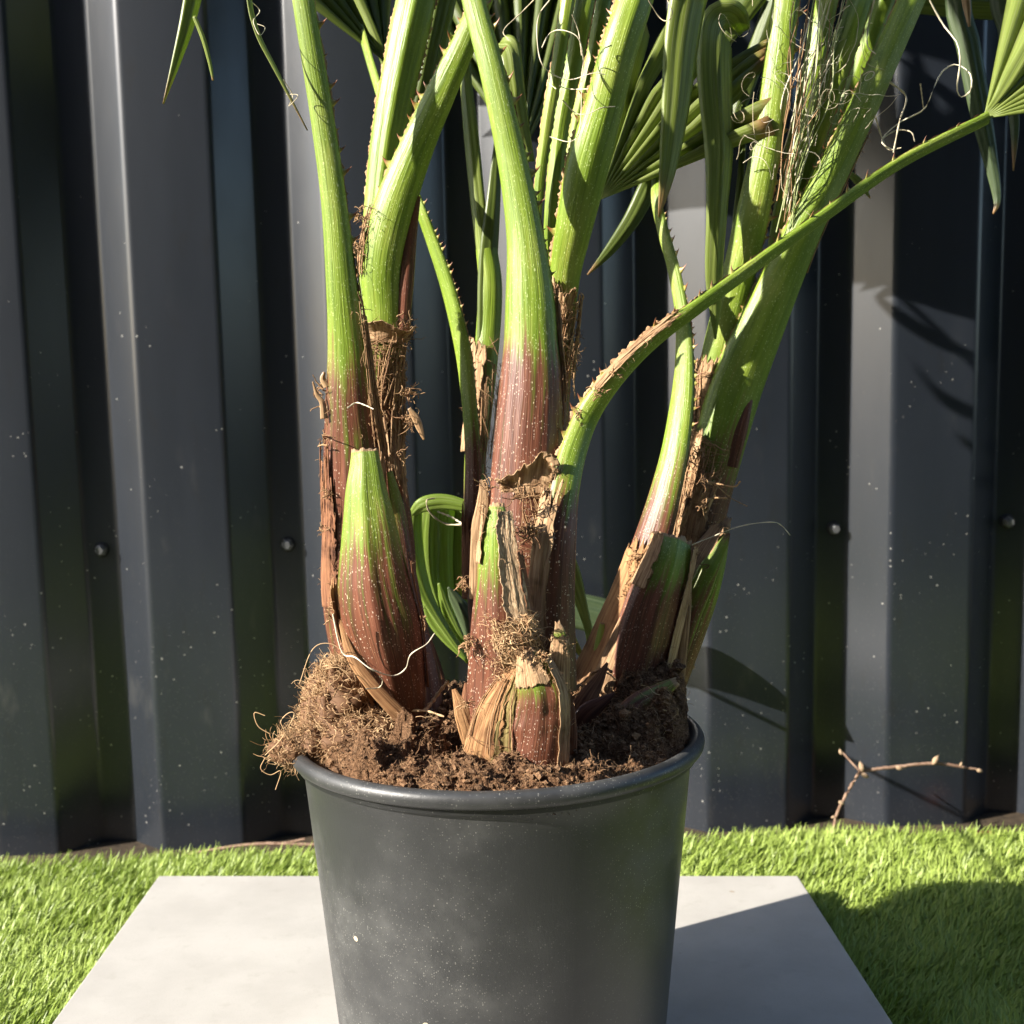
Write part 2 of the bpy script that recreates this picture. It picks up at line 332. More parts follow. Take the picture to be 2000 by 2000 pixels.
# ---- turf
def turf_z(x, y):
    back = np.clip((y-.95)/.27, 0, 1)
    z = -.042 + .010*np.exp(-((x-.40)/.26)**2)*back**1.3 + .006*np.exp(-((x-.06)/.35)**2)*back - .008*np.clip(-x-.3, 0, .5)*back
    return z + .006*(fbm(np.stack([x*6, y*6, 0*x], -1), 3)-.5)
TY1 = 1.225
gx = np.linspace(-1.3, 1.3, 120); gy = np.linspace(.2, TY1, 90); X, Y = np.meshgrid(gx, gy)
turf = link('turf_base', mesh('turf_base', np.stack([X, Y, turf_z(X, Y)], -1).reshape(-1, 3), grid_quads(90, 120)), M['turfback'], kind='structure')
def grass():
    N = 215000; x = rng.uniform(-1.1, 1.1, N*3); y = rng.uniform(.30, TY1, N*3)
    vis = rng.random(N*3) < np.where((np.abs(x) < (.5*y + .10)) & (y > .42), 1., .35); x, y = x[vis], y[vis]
    # inside the slab? (half-plane tests)
    q = [fl, fr, c1, c0]; inside = np.ones(len(x), bool)
    for i in range(4):
        a, b = q[i], q[(i+1) % 4]; e = b-a; n = np.linalg.norm(e[:2])
        inside &= ((e[0]*(y-a[1]) - e[1]*(x-a[0]))/n) > -.003
    x, y = x[~inside][:N], y[~inside][:N]; k = len(x); z = turf_z(x, y) - .001
    clump = fbm(np.stack([x*14, y*14, 0*x], -1), 11)
    az = R(35) + rng.normal(size=k)*.75 + (clump-.5)*2.2; lean = np.abs(rng.normal(.95, .3, k)); L = rng.uniform(.013, .027, k); w = rng.uniform(.00055, .0010, k)
    dx, dy = np.cos(az), np.sin(az); n = 4; t = np.linspace(0, 1, n)
    bend = rng.uniform(.2, .9, k)
    ph = lean[:, None]*(.35 + t[None]*(.55+bend[:, None]*.4))           # angle from vertical along blade
    ds = L[:, None]/(n-1); hor = np.cumsum(np.sin(ph)*ds, 1) - np.sin(ph[:, :1])*ds; ver = np.cumsum(np.cos(ph)*ds, 1) - np.cos(ph[:, :1])*ds
    C = np.stack([x[:, None]+dx[:, None]*hor, y[:, None]+dy[:, None]*hor, z[:, None]+ver], -1)
    tw = rng.normal(size=k)*.7; sx, sy = -np.sin(az+tw), np.cos(az+tw); W = w[:, None]*np.array([1, 1, .85, .12])[None]
    S = np.stack([sx[:, None]*W, sy[:, None]*W, 0*W], -1)
    V = np.stack([C-S, C+S], 2).reshape(-1, 3)
    q1 = grid_quads(n, 2); Q = (q1[None] + (np.arange(k)*n*2)[:, None, None]).reshape(-1, 4)
    rnd = np.repeat(np.clip(.55*rng.random(k)+.6*(clump-.2), 0, 1), n*2)
    g = link('turf', mesh('turf', V, Q, attrs={'rnd': rnd}), M['grass'], kind='stuff'); g['label'] = 'bright green artificial turf around the paving slab'; g['category'] = 'artificial grass'
grass()

# ---- corrugated fence
FY = 1.345; YAW = R(2.0); LEAN = R(2.2)     # distance at the middle, turned and leaning a little towards the viewer
fdir = np.array([math.cos(YAW), math.sin(YAW), 0]); fnor = np.array([math.sin(YAW), -math.cos(YAW), 0])
fup = np.array([0, 0, 1])*math.cos(LEAN) + fnor*math.sin(LEAN); fo = np.array([0, FY, .10]); fout = np.cross(fdir, fup); fout = fout if fout[1] < 0 else -fout
def fray(x, y, out=0.):
    r = ray(x, y); o = fo + fout*out; t = np.dot(o-CAM, fout)/np.dot(r, fout); p = CAM + r*t - o; return np.dot(p, fdir), np.dot(p, fup)
bolt_px = [(192, 1037), (543, 1027), (887, 1017), (1230, 1007), (1573, 997), (1900, 984)]
bs = np.array([fray(*b) for b in bolt_px]); pitch = np.polyfit(np.arange(6), bs[:, 0], 1); print('bolts', bs, pitch)
PT, PH = pitch
def fence():
    hgt = .034; val = .036; slo = .040; crown = PT-val-2*slo
    fen = empty('corrugated_fence', fo+fdir*0-fup*.22, 'dark anthracite corrugated metal fence behind the potted palm', 'fence')
    prof = []
    for k in range(-5, 12):
        c = PH + PT*k
        prof += [(c+val/2, 0), (c+val/2+slo, hgt), (c+val/2+slo+crown, hgt), (c+val/2+slo*2+crown, 0)]
    prof = np.array(prof); rb = .004; out = []
    for i in range(1, len(prof)-1):
        p0, p1, p2 = prof[i-1], prof[i], prof[i+1]; a = p1 + nrm(p0-p1)*rb*1.3; b = p1 + nrm(p2-p1)*rb*1.3
        for t in np.linspace(0, 1, 5): out.append((1-t)**2*a + 2*t*(1-t)*p1 + t*t*b)
    out = np.array(out); zs = np.linspace(-.20, 1.75, 14)
    wob = .0012*(fbm(np.stack([out[None, :, 0]*3+0*zs[:, None], 0*out[None, :, 0]+zs[:, None]*2, 0*zs[:, None]+0*out[None, :, 0]], -1), 5)-.5)*2
    V = fo + fdir*out[None, :, 0:1] + fout*(out[None, :, 1:2]+wob[..., None]) + fup*zs[:, None, None]
    link('sheet', mesh('sheet', V.reshape(-1, 3), grid_quads(len(zs), len(out))), M['fence'], fen)
    # screws in the valleys
    import bmesh
    def lathe(name, prof, n, mat):
        a = np.arange(n)*2*np.pi/n; pr = np.array(prof); V = np.stack([pr[:, :1]*np.cos(a), pr[:, :1]*np.sin(a), pr[:, 1:]+0*a], -1).reshape(-1, 3)
        me = mesh(name, V, grid_quads(len(pr), n, True), smooth=n > 8); me.materials.append(mat); return me
    wm = lathe('washer', [(.0001, .0), (.0085, .0), (.0088, .0012), (.0075, .0030), (.0001, .0032)], 24, M['rubber'])
    hm = lathe('screw', [(.0001, .0030), (.0068, .0030), (.0070, .0042), (.0052, .0046), (.0050, .0047), (.0050, .0092), (.0043, .0098), (.0001, .0098)], 6, M['steel'])
    rot = Matrix((Vector(fdir), Vector(fup), Vector(fout))).transposed().to_4x4()
    for k in range(6):
        p = fo + fdir*bs[k, 0] + fup*bs[k, 1] + fout*.0002
        s = link('screw', hm, None, fen); s.matrix_parent_inverse = Matrix.Identity(4)
        s.matrix_parent_inverse = Matrix.Translation(-Vector(fen.location)); s.matrix_basis = Matrix.Translation(p) @ rot @ Matrix.Rotation(rng.uniform(0, 3), 4, 'Z')
        link('washer', wm, None, s)
fence()

# ================================================================== the pot and its soil
PC = np.array([P(940, 1500, .72)[0], .762, 0.]); RZ = .2265; RR = .131
def pot():
    o = empty('plant_pot', PC, 'round black plastic plant pot with rolled rim on the slab', 'plant pot')
    n = 128; a = np.arange(n)*2*np.pi/n
    def lathe(prof, name, jit=0.):
        pr = np.array(prof); V = np.stack([pr[:, :1]*np.cos(a), pr[:, :1]*np.sin(a), pr[:, 1:]+0*a], -1)
        if jit: V *= 1 + jit*(np.sin(a*2+.6)+.5*np.sin(a*3+2))[None, :, None]*np.array([1, 1, 0])*(V[..., 2:]/RZ)
        return link(name, mesh(name, V.reshape(-1, 3)+PC, grid_quads(len(pr), n, True)), M['pot'], o)
    z = np.linspace(.004, RZ-.0135, 14); r0, r1 = .1056, .1262
    outer = [(.001, .001), (.06, .001), (r0-.004, .001), (r0-.001, .002)] + [(r0+(r1-r0)*(t/(RZ-.0135)), t) for t in z] + [(r1+.0008, RZ-.0125)]
    inner = [(r1-.002, RZ-.010), (r1-.004, RZ-.03), (r0-.001, .05), (.002, .048)]
    lathe(outer+inner, 'pot_wall', .004)
    lip = []
    for t in np.linspace(-.62, .94, 16)*math.pi:      # rolled lip
        lip.append((.1298+.0050*math.cos(t), RZ-.0052+.0054*math.sin(t)))
    lathe([(r1-.0005, RZ-.0145), (.1298, RZ-.0138)] + lip + [(r1-.002, RZ-.009)], 'rim', .004)
pot()
CLODS = [(*onz(x, y, .225)[:2], h, w) for (x, y, h, w) in [(800, 1428, .018, .017), (745, 1440, .014, .014), (690, 1455, .012, .013), (860, 1400, .013, .012), (830, 1375, .012, .013), (905, 1420, .010, .010), (760, 1395, .013, .014), (1075, 1425, .008, .016), (1140, 1415, .010, .015), (1200, 1410, .012, .014), (1255, 1400, .013, .012), (1290, 1375, .012, .010), (960, 1455, .008, .014), (880, 1460, .008, .012)]]
def soil_h(x, y):
    dx, dy = x-PC[0], y-PC[1]; rr = np.hypot(dx, dy)
    z = .219 + .026*np.exp(-((dx+.085)**2+(dy-.02)**2)/.045**2) + .060*np.exp(-((dx-.100)**2/.030**2+(dy-.028)**2/.045**2)) + .006*np.exp(-((dx-.02)**2+(dy-.0)**2)/.06**2)
    z = z + .012*np.exp(-((dx-.005)**2+(dy-.10)**2)/.05**2)
    p = np.stack([x, y, 0*x], -1); wx = x + .010*(fbm(p*55, 71, 2)-.5); wy = y + .010*(fbm(p*55, 72, 2)-.5)
    for (cx, cy, h, s_) in CLODS:
        d = np.hypot(wx-cx, wy-cy)/s_; z = z + 1.3*h*np.clip(1-d**2.5, 0, 1)**.6
    cl = np.abs(fbm(p*38, 21, 3)-.5)*2
    z = z + .021*(.35-cl)*np.clip((.122-rr)/.02, .3, 1) + .014*(fbm(p*110, 27, 3)-.5) + .006*(fbm(p*260, 31, 3)-.5)
    z = z + .010*np.exp(-((rr-.114)/.014)**2)*(dy < .05)*(.1+1.0*fbm(p*30, 5)) - .010*np.clip((rr-.112)/.012, 0, 1)
    return z
def soil():
    o = empty('potting_soil', (PC[0], PC[1], .19), 'crumbly brown coir potting soil filling the black pot', 'soil')
    nr, na = 170, 560; r = np.linspace(.0005, .1248, nr)[:, None]; a = (np.arange(na)*2*np.pi/na)[None]
    x, y = PC[0]+r*np.cos(a), PC[1]+r*np.sin(a); z = soil_h(x, y)
    V = np.stack([x, y, z], -1).reshape(-1, 3); V += (rng.random(V.shape)-.5)*.0016
    link('soil_surface', mesh('soil_surface', V, grid_quads(nr, na, True)), M['soil'], o)
    # crumbs
    k = 9000; rr = .121*np.sqrt(rng.random(k)); aa = rng.random(k)*6.283; x, y = PC[0]+rr*np.cos(aa), PC[1]+rr*np.sin(aa)
    s = np.abs(rng.normal(0, .0007, k))+.0004; big = rng.random(k) < .02; s[big] *= 2.
    C = np.stack([x, y, soil_h(x, y)+s*.5], -1)
    ico = nrm(np.array([(0, 0, 1), (.9, 0, .3), (.2, .9, .3), (-.8, .5, .2), (-.6, -.7, .3), (.4, -.9, .2), (.6, .6, -.5), (-.5, .4, -.7), (0, -.7, -.6)], float))
    tri = np.array([(0, 1, 2), (0, 2, 3), (0, 3, 4), (0, 4, 5), (0, 5, 1), (1, 6, 2), (2, 6, 7), (2, 7, 3), (3, 7, 4), (4, 7, 8), (4, 8, 5), (5, 8, 1), (1, 8, 6), (6, 8, 7)])
    D = ico[None]*(.6+.8*rng.random((k, 9, 1)))*s[:, None, None]*np.array([1.25, 1.25, .9])
    T = (tri[None]+(np.arange(k)*9)[:, None, None]).reshape(-1, 3)
    link('soil_crumbs', mesh('soil_crumbs', (C[:, None]+D).reshape(-1, 3), None, T, smooth=False, attrs={'rnd': np.repeat(rng.random(k)**1.5, 9)}), M['crumb'], o, kind='stuff')
    # fine peat and coir fibres
    k = 20000; rr = .124*np.sqrt(rng.random(k)); aa = rng.random(k)*6.283; x, y = PC[0]+rr*np.cos(aa), PC[1]+rr*np.sin(aa)
    D = rng.normal(size=(k, 3)); D[:, 2] = np.abs(D[:, 2])*.7+.1
    b = Bag(); b.tubes(*curls(np.stack([x, y, soil_h(x, y)], -1), D, rng.uniform(.002, .008, k), 5, 1.2, rng.uniform(.00012, .00026, k)), 3)
    b.build('peat_fibres', M['peatfibre'], o, kind='stuff')
    k = 450; rr = .118*np.sqrt(rng.random(k)); aa = rng.random(k)*6.283; x, y = PC[0]+rr*np.cos(aa), PC[1]+rr*np.sin(aa)
    D = rng.normal(size=(k, 3)); D[:, 2] = np.abs(D[:, 2])*.5
    b = Bag(); b.tubes(*curls(np.stack([x, y, soil_h(x, y)+.001], -1), D, rng.uniform(.005, .022, k), 7, 1.0, rng.uniform(.00012, .0003, k), .5, .5), 3)
    b.build('coir_fibres', M['coir'], o, kind='stuff')
    # crumbs that fell on the rim
    return o
SO = soil()
def coir_clump():
    base = P(600, 1400, .72)
    o = empty('coir_clump', (base[0], base[1], .21), 'matted tan coir root clump spilling over the pot rim', 'root clump')
    blobs = [((655, 1350), .725, (.026, .030, .034)), ((626, 1305), .73, (.016, .022, .018)), ((655, 1300), .735, (.020, .024, .020)), ((618, 1355), .715, (.016, .024, .022)), ((675, 1400), .70, (.030, .028, .018)), ((600, 1398), .70, (.014, .020, .012)), ((545, 1412), .69, (.011, .012, .008)), ((572, 1404), .695, (.012, .014, .009)), ((705, 1395), .71, (.022, .024, .016))]
    Vs, Qs, n = [], [], 0; nu, nv = 40, 28; O, D = [], []
    for (xy, Y, s) in blobs:
        c = P(*xy, Y); u = (np.arange(nu)*2*np.pi/nu)[None]; v = np.linspace(.02, math.pi-.02, nv)[:, None]
        d = np.stack([np.sin(v)*np.cos(u), np.sin(v)*np.sin(u), np.cos(v)+0*u], -1)
        p = c + d*np.array(s)*(1 + .5*(fbm((c+d*np.array(s))*110, 41, 4, .6)-.5)[..., None]*2)
        Vs.append(p.reshape(-1, 3)); Qs.append(grid_quads(nv, nu, True)+n); n += nu*nv
        k = int(18e5*(s[0]*s[1]+s[0]*s[2])); j = rng.integers(0, nu*nv, k); O.append(p.reshape(-1, 3)[j]); D.append(d.reshape(-1, 3)[j])
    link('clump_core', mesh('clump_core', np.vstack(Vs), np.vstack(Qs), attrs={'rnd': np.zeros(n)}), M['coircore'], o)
    O, D = np.vstack(O), np.vstack(D); D = nrm(D*.22 + rng.normal(size=D.shape)*.8)
    k = len(O); print('clump fibres', k); b = Bag()
    b.tubes(*curls(O+D*.0005, D, rng.uniform(.005, .014, k), 8, .8, rng.uniform(.00014, .00038, k), .2, 1.2), 3)
    j = rng.integers(0, k, 110); b.tubes(*curls(O[j], nrm(D[j]+np.array([-.2, -.3, .2])), rng.uniform(.012, .028, 110), 10, .6, .00020, .2, .6), 3)
    b.build('coir_mat', M['coir'], o, kind='stuff')
    for pts in [[(500, 1425), (530, 1395), (555, 1350), (545, 1345), (530, 1360), (535, 1375)], [(565, 1290), (590, 1225), (625, 1215), (660, 1240)], [(500, 1350), (480, 1345), (487, 1370), (510, 1385)], [(500, 1430), (492, 1450), (510, 1462), (530, 1455), (520, 1490)], [(630, 1240), (615, 1235), (605, 1262), (640, 1260), (665, 1285)]]:
        c = catmull([P(x, y, .68) for x, y in pts], 24); b = Bag(); b.tubes(c[None], np.full((1, 24), .00028)); b.build('stray_fibre', M['coir'], o)
coir_clump()

# ================================================================== palms
class Stalk:
    """a swept petiole: pts = (x, y, apparent width, distance, brown, [cut])"""
    def __init__(s, pts, rot=0., th=.75, back=.25, n=60, na=48, rough=.012, keel=0., seed=0):
        A = np.array([list(P(p[0], p[1], p[3])) + [p[2]*mpp(p[3])*.5, p[4] if len(p) > 4 else 0.] for p in pts])
        C = catmull(A, n); s.c = C[:, :3]; s.hw = np.maximum(C[:, 3], .0006); s.br = C[:, 4]; s.n = n; s.na = na
        s.T = nrm(np.gradient(s.c, axis=0)); F = nrm(CAM*np.array([1, 1, 1]) - s.c); s.L = nrm(np.cross(s.T, F)); s.F = nrm(np.cross(s.L, s.T))
        r = np.broadcast_to(np.radians(np.interp(np.linspace(0, 1, n), np.linspace(0, 1, len(rot)), rot) if hasattr(rot, '__len__') else rot), (n,))[:, None]
        s.L, s.F = np.cos(r)*s.L + np.sin(r)*s.F, -np.sin(r)*s.L + np.cos(r)*s.F
        s.py = [p[1] for p in pts]
        s.th, s.back, s.keel = th, back, keel; s.len = np.concatenate([[0], np.cumsum(np.linalg.norm(np.diff(s.c, axis=0), axis=1))]); s.seed = seed or int(rng.integers(1, 9999)); s.rough = rough
    def ty(s, y):
        ys = s.py[::-1]; return float(np.interp(y, ys, np.linspace(1, 0, len(ys))))
    def prof(s, a):
        l = np.cos(a); f = np.sin(a)
        return l, np.where(f > 0, s.th*(np.abs(f)**.85) + s.keel*np.exp(-(l/.25)**2)*(f > 0), s.back*f)
    def surf(s, t, a, off=0.):      # t in 0..1 along, a the angle around (90 degrees faces the viewer)
        t = np.clip(np.asarray(t, float), 0, 1)*(s.n-1); i = np.minimum(t.astype(int), s.n-2); f = (t-i)[..., None]
        g = lambda X: X[i]*(1-f) + X[i+1]*f
        hw = g(s.hw[:, None]); l, h = s.prof(a); nl, nh = np.cos(a), np.sin(a)
        return g(s.c) + g(s.L)*(l[..., None]*hw + nl[..., None]*np.asarray(off)[..., None]) + g(s.F)*(h[..., None]*hw + nh[..., None]*np.asarray(off)[..., None])
    def build(s, name, parent, mat=None, cap=0., speck=1., cutlen=0, **kw):
        t = np.linspace(0, 1, s.n)[:, None]; a = (np.arange(s.na)*2*np.pi/s.na)[None]
        off = s.hw[:, None]*s.rough*2*(fbm(np.stack([t*9+0*a, np.cos(a)*1.3+0*t, np.sin(a)*1.3+0*t], -1), s.seed)-.5)*2
        brn = np.clip(s.br, 0, 1)[:, None]; off = off + s.hw[:, None]*.055*(.25+brn)*(fbm(np.stack([t*2.2+0*a, np.cos(a)*6+0*t, np.sin(a)*6+0*t], -1), s.seed+9, 3)-.5)*2
        V = s.surf(t+0*a, a+0*t, off); cut = np.zeros((s.n, s.na)); tris = None
        if cap:
            jag = (fbm(np.stack([np.cos(a)*3, np.sin(a)*3, 0*a], -1), s.seed+5, 3)-.35)*cap
            V[-1] += s.T[-1]*jag[0][:, None]; cut[-1] = 1
            for q in range(1, cutlen+1): cut[-1-q] = 1-.5*q/cutlen
        uvx = s.len[:, None]+0*a; uvy = s.hw[:, None].mean()*a*1.0+0*t
        # seam of the around-coordinate sits at the back
        uvy = s.hw.mean()*((a+np.pi/2) % (2*np.pi))+0*t
        V = V.reshape(-1, 3); uv = np.stack([uvx, uvy, 0*uvx+s.seed], -1).reshape(-1, 3); uv[:, 0] += s.seed*.37
        br = (s.br[:, None]+0*a).reshape(-1); cut = cut.reshape(-1); Q = grid_quads(s.n, s.na, True)
        if cap:
            c = s.c[-1] - s.T[-1]*s.hw[-1]*.35; V = np.vstack([V, c]); uv = np.vstack([uv, uv[-1]]); br = np.append(br, .3); cut = np.append(cut, 1)
            j = np.arange(s.na); b = (s.n-1)*s.na; tris = np.stack([b+j, b+(j+1) % s.na, np.full(s.na, len(V)-1)], -1)
        s.obj = link(name, mesh(name, V, Q, tris, attrs={'suv': uv, 'brown': br, 'cut': cut, 'speck': np.full(len(V), speck)}), mat or M['stalk'], parent, **kw)
        return s
def thorn_mesh():
    n, sides = 6, 6; t = np.linspace(0, 1, n); c = np.stack([t, 0*t, .45*t**2.2], -1); V = []
    r = .34*(1-t)**1.15+.015
    for i in range(n):
        for k in range(sides):
            a = 2*np.pi*k/sides; V.append(c[i] + np.array([0, .42*r[i]*math.sin(a), r[i]*math.cos(a)*(1.25 if i < 2 else 1)]))
    me = mesh('thorn', np.array(V), grid_quads(n, sides, True)); me.materials.append(M['thorn']); return me
THORN = thorn_mesh()
def thorns(st, side, t0, t1, step=34, size=16, mix=True):
    """hooked thorns along one margin; side +1/-1, step and size in apparent pixels"""
    if t0 > 2 or t1 < -2: t0, t1 = st.ty(t0), st.ty(t1)
    a = 0. if side > 0 else math.pi; Lt = st.len[-1]; Y = st.c[:, 1].mean()/K; t = t0
    while t < t1:
        p = st.surf(np.array([t]), np.array([a]))[0]; i = int(t*(st.n-1)); sz = size*mpp(Y)*rng.uniform(.7, 1.35)*(.5 if rng.random() < .35 else 1)
        out = st.L[i]*side; T = st.T[i]; out = nrm(out + st.F[i]*rng.normal()*.25); up = nrm(T - out*np.dot(T, out)); sd = np.cross(up, out)
        Mx = Matrix(((out[0]*sz, sd[0]*sz, up[0]*sz, p[0]-out[0]*sz*.12), (out[1]*sz, sd[1]*sz, up[1]*sz, p[1]-out[1]*sz*.12), (out[2]*sz, sd[2]*sz, up[2]*sz, p[2]-out[2]*sz*.12), (0, 0, 0, 1)))
        o = link('thorn', THORN, None, st.obj); o.matrix_basis = Mx
        t += step*mpp(Y)/Lt*rng.uniform(.6, 1.6)
def margin(st, side, t0, t1, w=4, mat='husk', amp=1.):
    """ragged papery margin along one edge"""
    if t0 > 2 or t1 < -2: t0, t1 = st.ty(t0), st.ty(t1)
    n = max(30, int((t1-t0)*st.len[-1]/.0012)); t = np.linspace(t0, t1, n); Y = st.c[:, 1].mean()/K
    a = 0. if side > 0 else math.pi
    rag = np.clip(fbm(np.stack([t*st.len[-1]*260, 0*t, 0*t+st.seed], -1), 3, 3, .7)-.30, 0, 1)*1.9*w*mpp(Y)*amp
    base = st.surf(t, np.full(n, a), np.full(n, -.0004)); tip = st.surf(t, np.full(n, a), rag); bk = base - st.F[np.minimum((t*(st.n-1)).astype(int), st.n-1)]*.0008
    V = np.stack([base, tip, bk], 1).reshape(-1, 3); uv = np.zeros((len(V), 3)); uv[:, 0] = np.repeat(t*st.len[-1], 3); uv[:, 1] = np.tile([0, .001, .002], n)
    link('margin', mesh('margin', V, grid_quads(n, 3), attrs={'suv': uv}), M[mat], st.obj)
def husk(st, parent, t0, t1, a0, a1, off=.0008, flare=.002, jag=.15, mat='husk', name='dry_sheath', curl=0., fl_side=.0, nt=40, na=26, low=0., jf=3.5):
    """torn papery sheath lying on a stalk between t0..t1 (or heights y0..y1) and the angles a0..a1 (degrees)"""
    if t0 > 2: t0, t1 = st.ty(t0), st.ty(t1)
    u = np.linspace(0, 1, nt)[:, None]; v = np.linspace(0, 1, na)[None]
    na = max(na, 44); v = np.linspace(0, 1, na)[None]
    seed = int(rng.integers(1, 999)); jg = (fbm(np.stack([v*jf, 0*v, 0*v+seed], -1), seed, 5, .68)-.5)*2.6*jag; jl = (fbm(np.stack([v*3.5, 0*v+4, 0*v+seed], -1), seed, 5, .68)-.5)*2.6*low
    t = t0+jl + (t1-t0+jg-jl)*u
    e0 = (fbm(np.stack([u*9, 0*u, 0*u+seed], -1), seed+3, 5, .72)-.5)*.36; e1 = (fbm(np.stack([u*9, 0*u+3, 0*u+seed], -1), seed+4, 5, .72)-.5)*.36
    a = np.radians(a0 + (a1-a0)*(v + e0*(1-v)**3 + e1*v**3)) + 0*u
    o = off + flare*u**3 + fl_side*np.abs(2*v-1)**3 + .0012*(fbm(np.stack([u*6+0*v, v*6+0*u, 0*u+0*v], -1), seed+8)-.5) + curl*u**6
    V = st.surf(t, a, o); uv = np.stack([t*st.len[-1], a*st.hw.mean()+0*t, 0*t+seed], -1); uv[..., 0] += seed*.31
    ob = link(name, mesh(name, V.reshape(-1, 3), grid_quads(nt, na), attrs={'suv': uv.reshape(-1, 3)}), M[mat], parent)
    sm = ob.modifiers.new('thickness', 'SOLIDIFY'); sm.thickness = .0005; sm.offset = 0
    E = np.concatenate([np.stack([V[-1], V[-3]], 1), np.stack([V[4:, 0], V[4:, 2]], 1), np.stack([V[4:, -1], V[4:, -3]], 1)]); kf = 46; E = E[rng.integers(0, len(E), kf)]
    D = nrm(E[:, 0]-E[:, 1]) + nrm(V[-1].mean(0)-V[0].mean(0))*.8 + rng.normal(size=(kf, 3))*.35
    b = Bag(); b.tubes(*curls(E[:, 0]-nrm(D)*.0008, D, rng.uniform(.0015, .007, kf), 6, .9, rng.uniform(.00012, .00028, kf), .2, .8), 3); b.build('frayed_edge', M['fibre'], ob, kind='stuff')
    return ob
def net(st, parent, t0, t1, a0, a1, n1=16, n2=30, off=.0012, rad=.00035, slant=25, mat='fibre', name='fibre_net', fuzz=40, fl=.012):
    if t0 > 2: t0, t1 = st.ty(t0), st.ty(t1)
    b = Bag(); n = 16; u = np.linspace(0, 1, n)[None]
    a = rng.uniform(a0, a1, n1)[:, None]; ts = rng.uniform(t0, t0+.25*(t1-t0), n1)[:, None]; te = rng.uniform(t0+.6*(t1-t0), t1, n1)[:, None]
    A = np.radians(np.clip(a + slant*(u-.5)*rng.uniform(.2, 1.4, (n1, 1)) + rng.normal(size=(n1, n)).cumsum(1)*.8, a0-4, a1+4)); Tt = ts+(te-ts)*u
    b.tubes(st.surf(Tt, A, off+rng.uniform(0, .0012, (n1, 1))+0*u), rad*rng.uniform(.7, 1.8, (n1, 1)))
    tc = rng.uniform(t0, t1, n2)[:, None]; sp = rng.uniform(.25, .95, (n2, 1))*(a1-a0); am = rng.uniform(a0, a1, (n2, 1)); dt = rng.choice([-1, 1], (n2, 1), p=[.25, .75])*rng.uniform(.02, .10, (n2, 1))*(t1-t0)
    A = np.radians(np.clip(am+sp*(u-.5), a0-6, a1+6)); Tt = tc+dt*(u-.5)*2+rng.normal(size=(n2, n)).cumsum(1)*.0008
    b.tubes(st.surf(Tt, A, off+rng.uniform(0, .0018, (n2, 1))+0*u), rad*rng.uniform(.5, 1.1, (n2, 1)))
    if fuzz:
        t = rng.uniform(t0, t1, fuzz); aa = np.radians(rng.choice([a0, a1], fuzz)+rng.normal(size=fuzz)*12); O = st.surf(t, aa, np.full(fuzz, off)); D = nrm(st.surf(t, aa, np.full(fuzz, off+.01))-O)
        b.tubes(*curls(O, D+rng.normal(size=(fuzz, 3))*.5, rng.uniform(.3, 1., fuzz)*fl, 8, 1.1, rad*.8, .3, 1.), 4)
    return b.build(name, M[mat], parent, kind='stuff')
def tuft(parent, xy, Y, dirpx, k=25, L=40, spread=.6, rad=.0004, mat='fibre', name='fibre_tuft', sizepx=12, curl=.8):
    """a tuft of torn fibre; dirpx is a direction across the picture plane at that distance"""
    c = P(*xy, Y); d = P(xy[0]+dirpx[0], xy[1]+dirpx[1], Y)-c; d = nrm(d); m = mpp(Y)
    O = c + rng.normal(size=(k, 3))*sizepx*m*.5; D = d + rng.normal(size=(k, 3))*spread
    b = Bag(); b.tubes(*curls(O, D, rng.uniform(.35, 1., k)*L*m, 10, .9, rad*rng.uniform(.5, 1.5, k), .3, curl), 4); return b.build(name, M[mat], parent, kind='stuff')
def strip(parent, pts, mat='leaf', rot=0., fold=.35, n=40, name='leaf_segment', tip=True, ribs=0):
    """a folded strap of leaf: pts = (x, y, apparent width, distance)"""
    A = np.array([list(P(p[0], p[1], p[3])) + [p[2]*mpp(p[3])*.5] for p in pts]); C = catmull(A, n); c = C[:, :3]; hw = np.maximum(C[:, 3], .0003)
    T = nrm(np.gradient(c, axis=0)); F = nrm(CAM-c); L = nrm(np.cross(T, F)); F = nrm(np.cross(L, T))
    r = np.radians(np.interp(np.linspace(0, 1, n), np.linspace(0, 1, len(rot)), rot) if hasattr(rot, '__len__') else np.full(n, rot))[:, None]; L, F = np.cos(r)*L+np.sin(r)*F, -np.sin(r)*L+np.cos(r)*F
    m = 9; v = np.linspace(-1, 1, m); h = -np.abs(v)*fold + .06*np.cos(v*9.)
    V = c[:, None] + L[:, None]*(v[None, :, None]*hw[:, None, None]) + F[:, None]*(h[None, :, None]*hw[:, None, None])
    ln = np.concatenate([[0], np.cumsum(np.linalg.norm(np.diff(c, axis=0), axis=1))]); sd = rng.random()*9
    uv = np.stack([ln[:, None]+0*v+sd, v[None]*hw[:, None].max()+0*ln[:, None]+.05, 0*v[None]+0*ln[:, None]], -1)
    tp = np.broadcast_to(np.linspace(0, 1 if tip else .5, n)[:, None], (n, m))
    ob = link(name, mesh(name, V.reshape(-1, 3), grid_quads(n, m), attrs={'suv': uv.reshape(-1, 3), 'tip': tp.reshape(-1)}), M[mat], parent)
    sm = ob.modifiers.new('thickness', 'SOLIDIFY'); sm.thickness = .0004; sm.offset = 0
    return ob
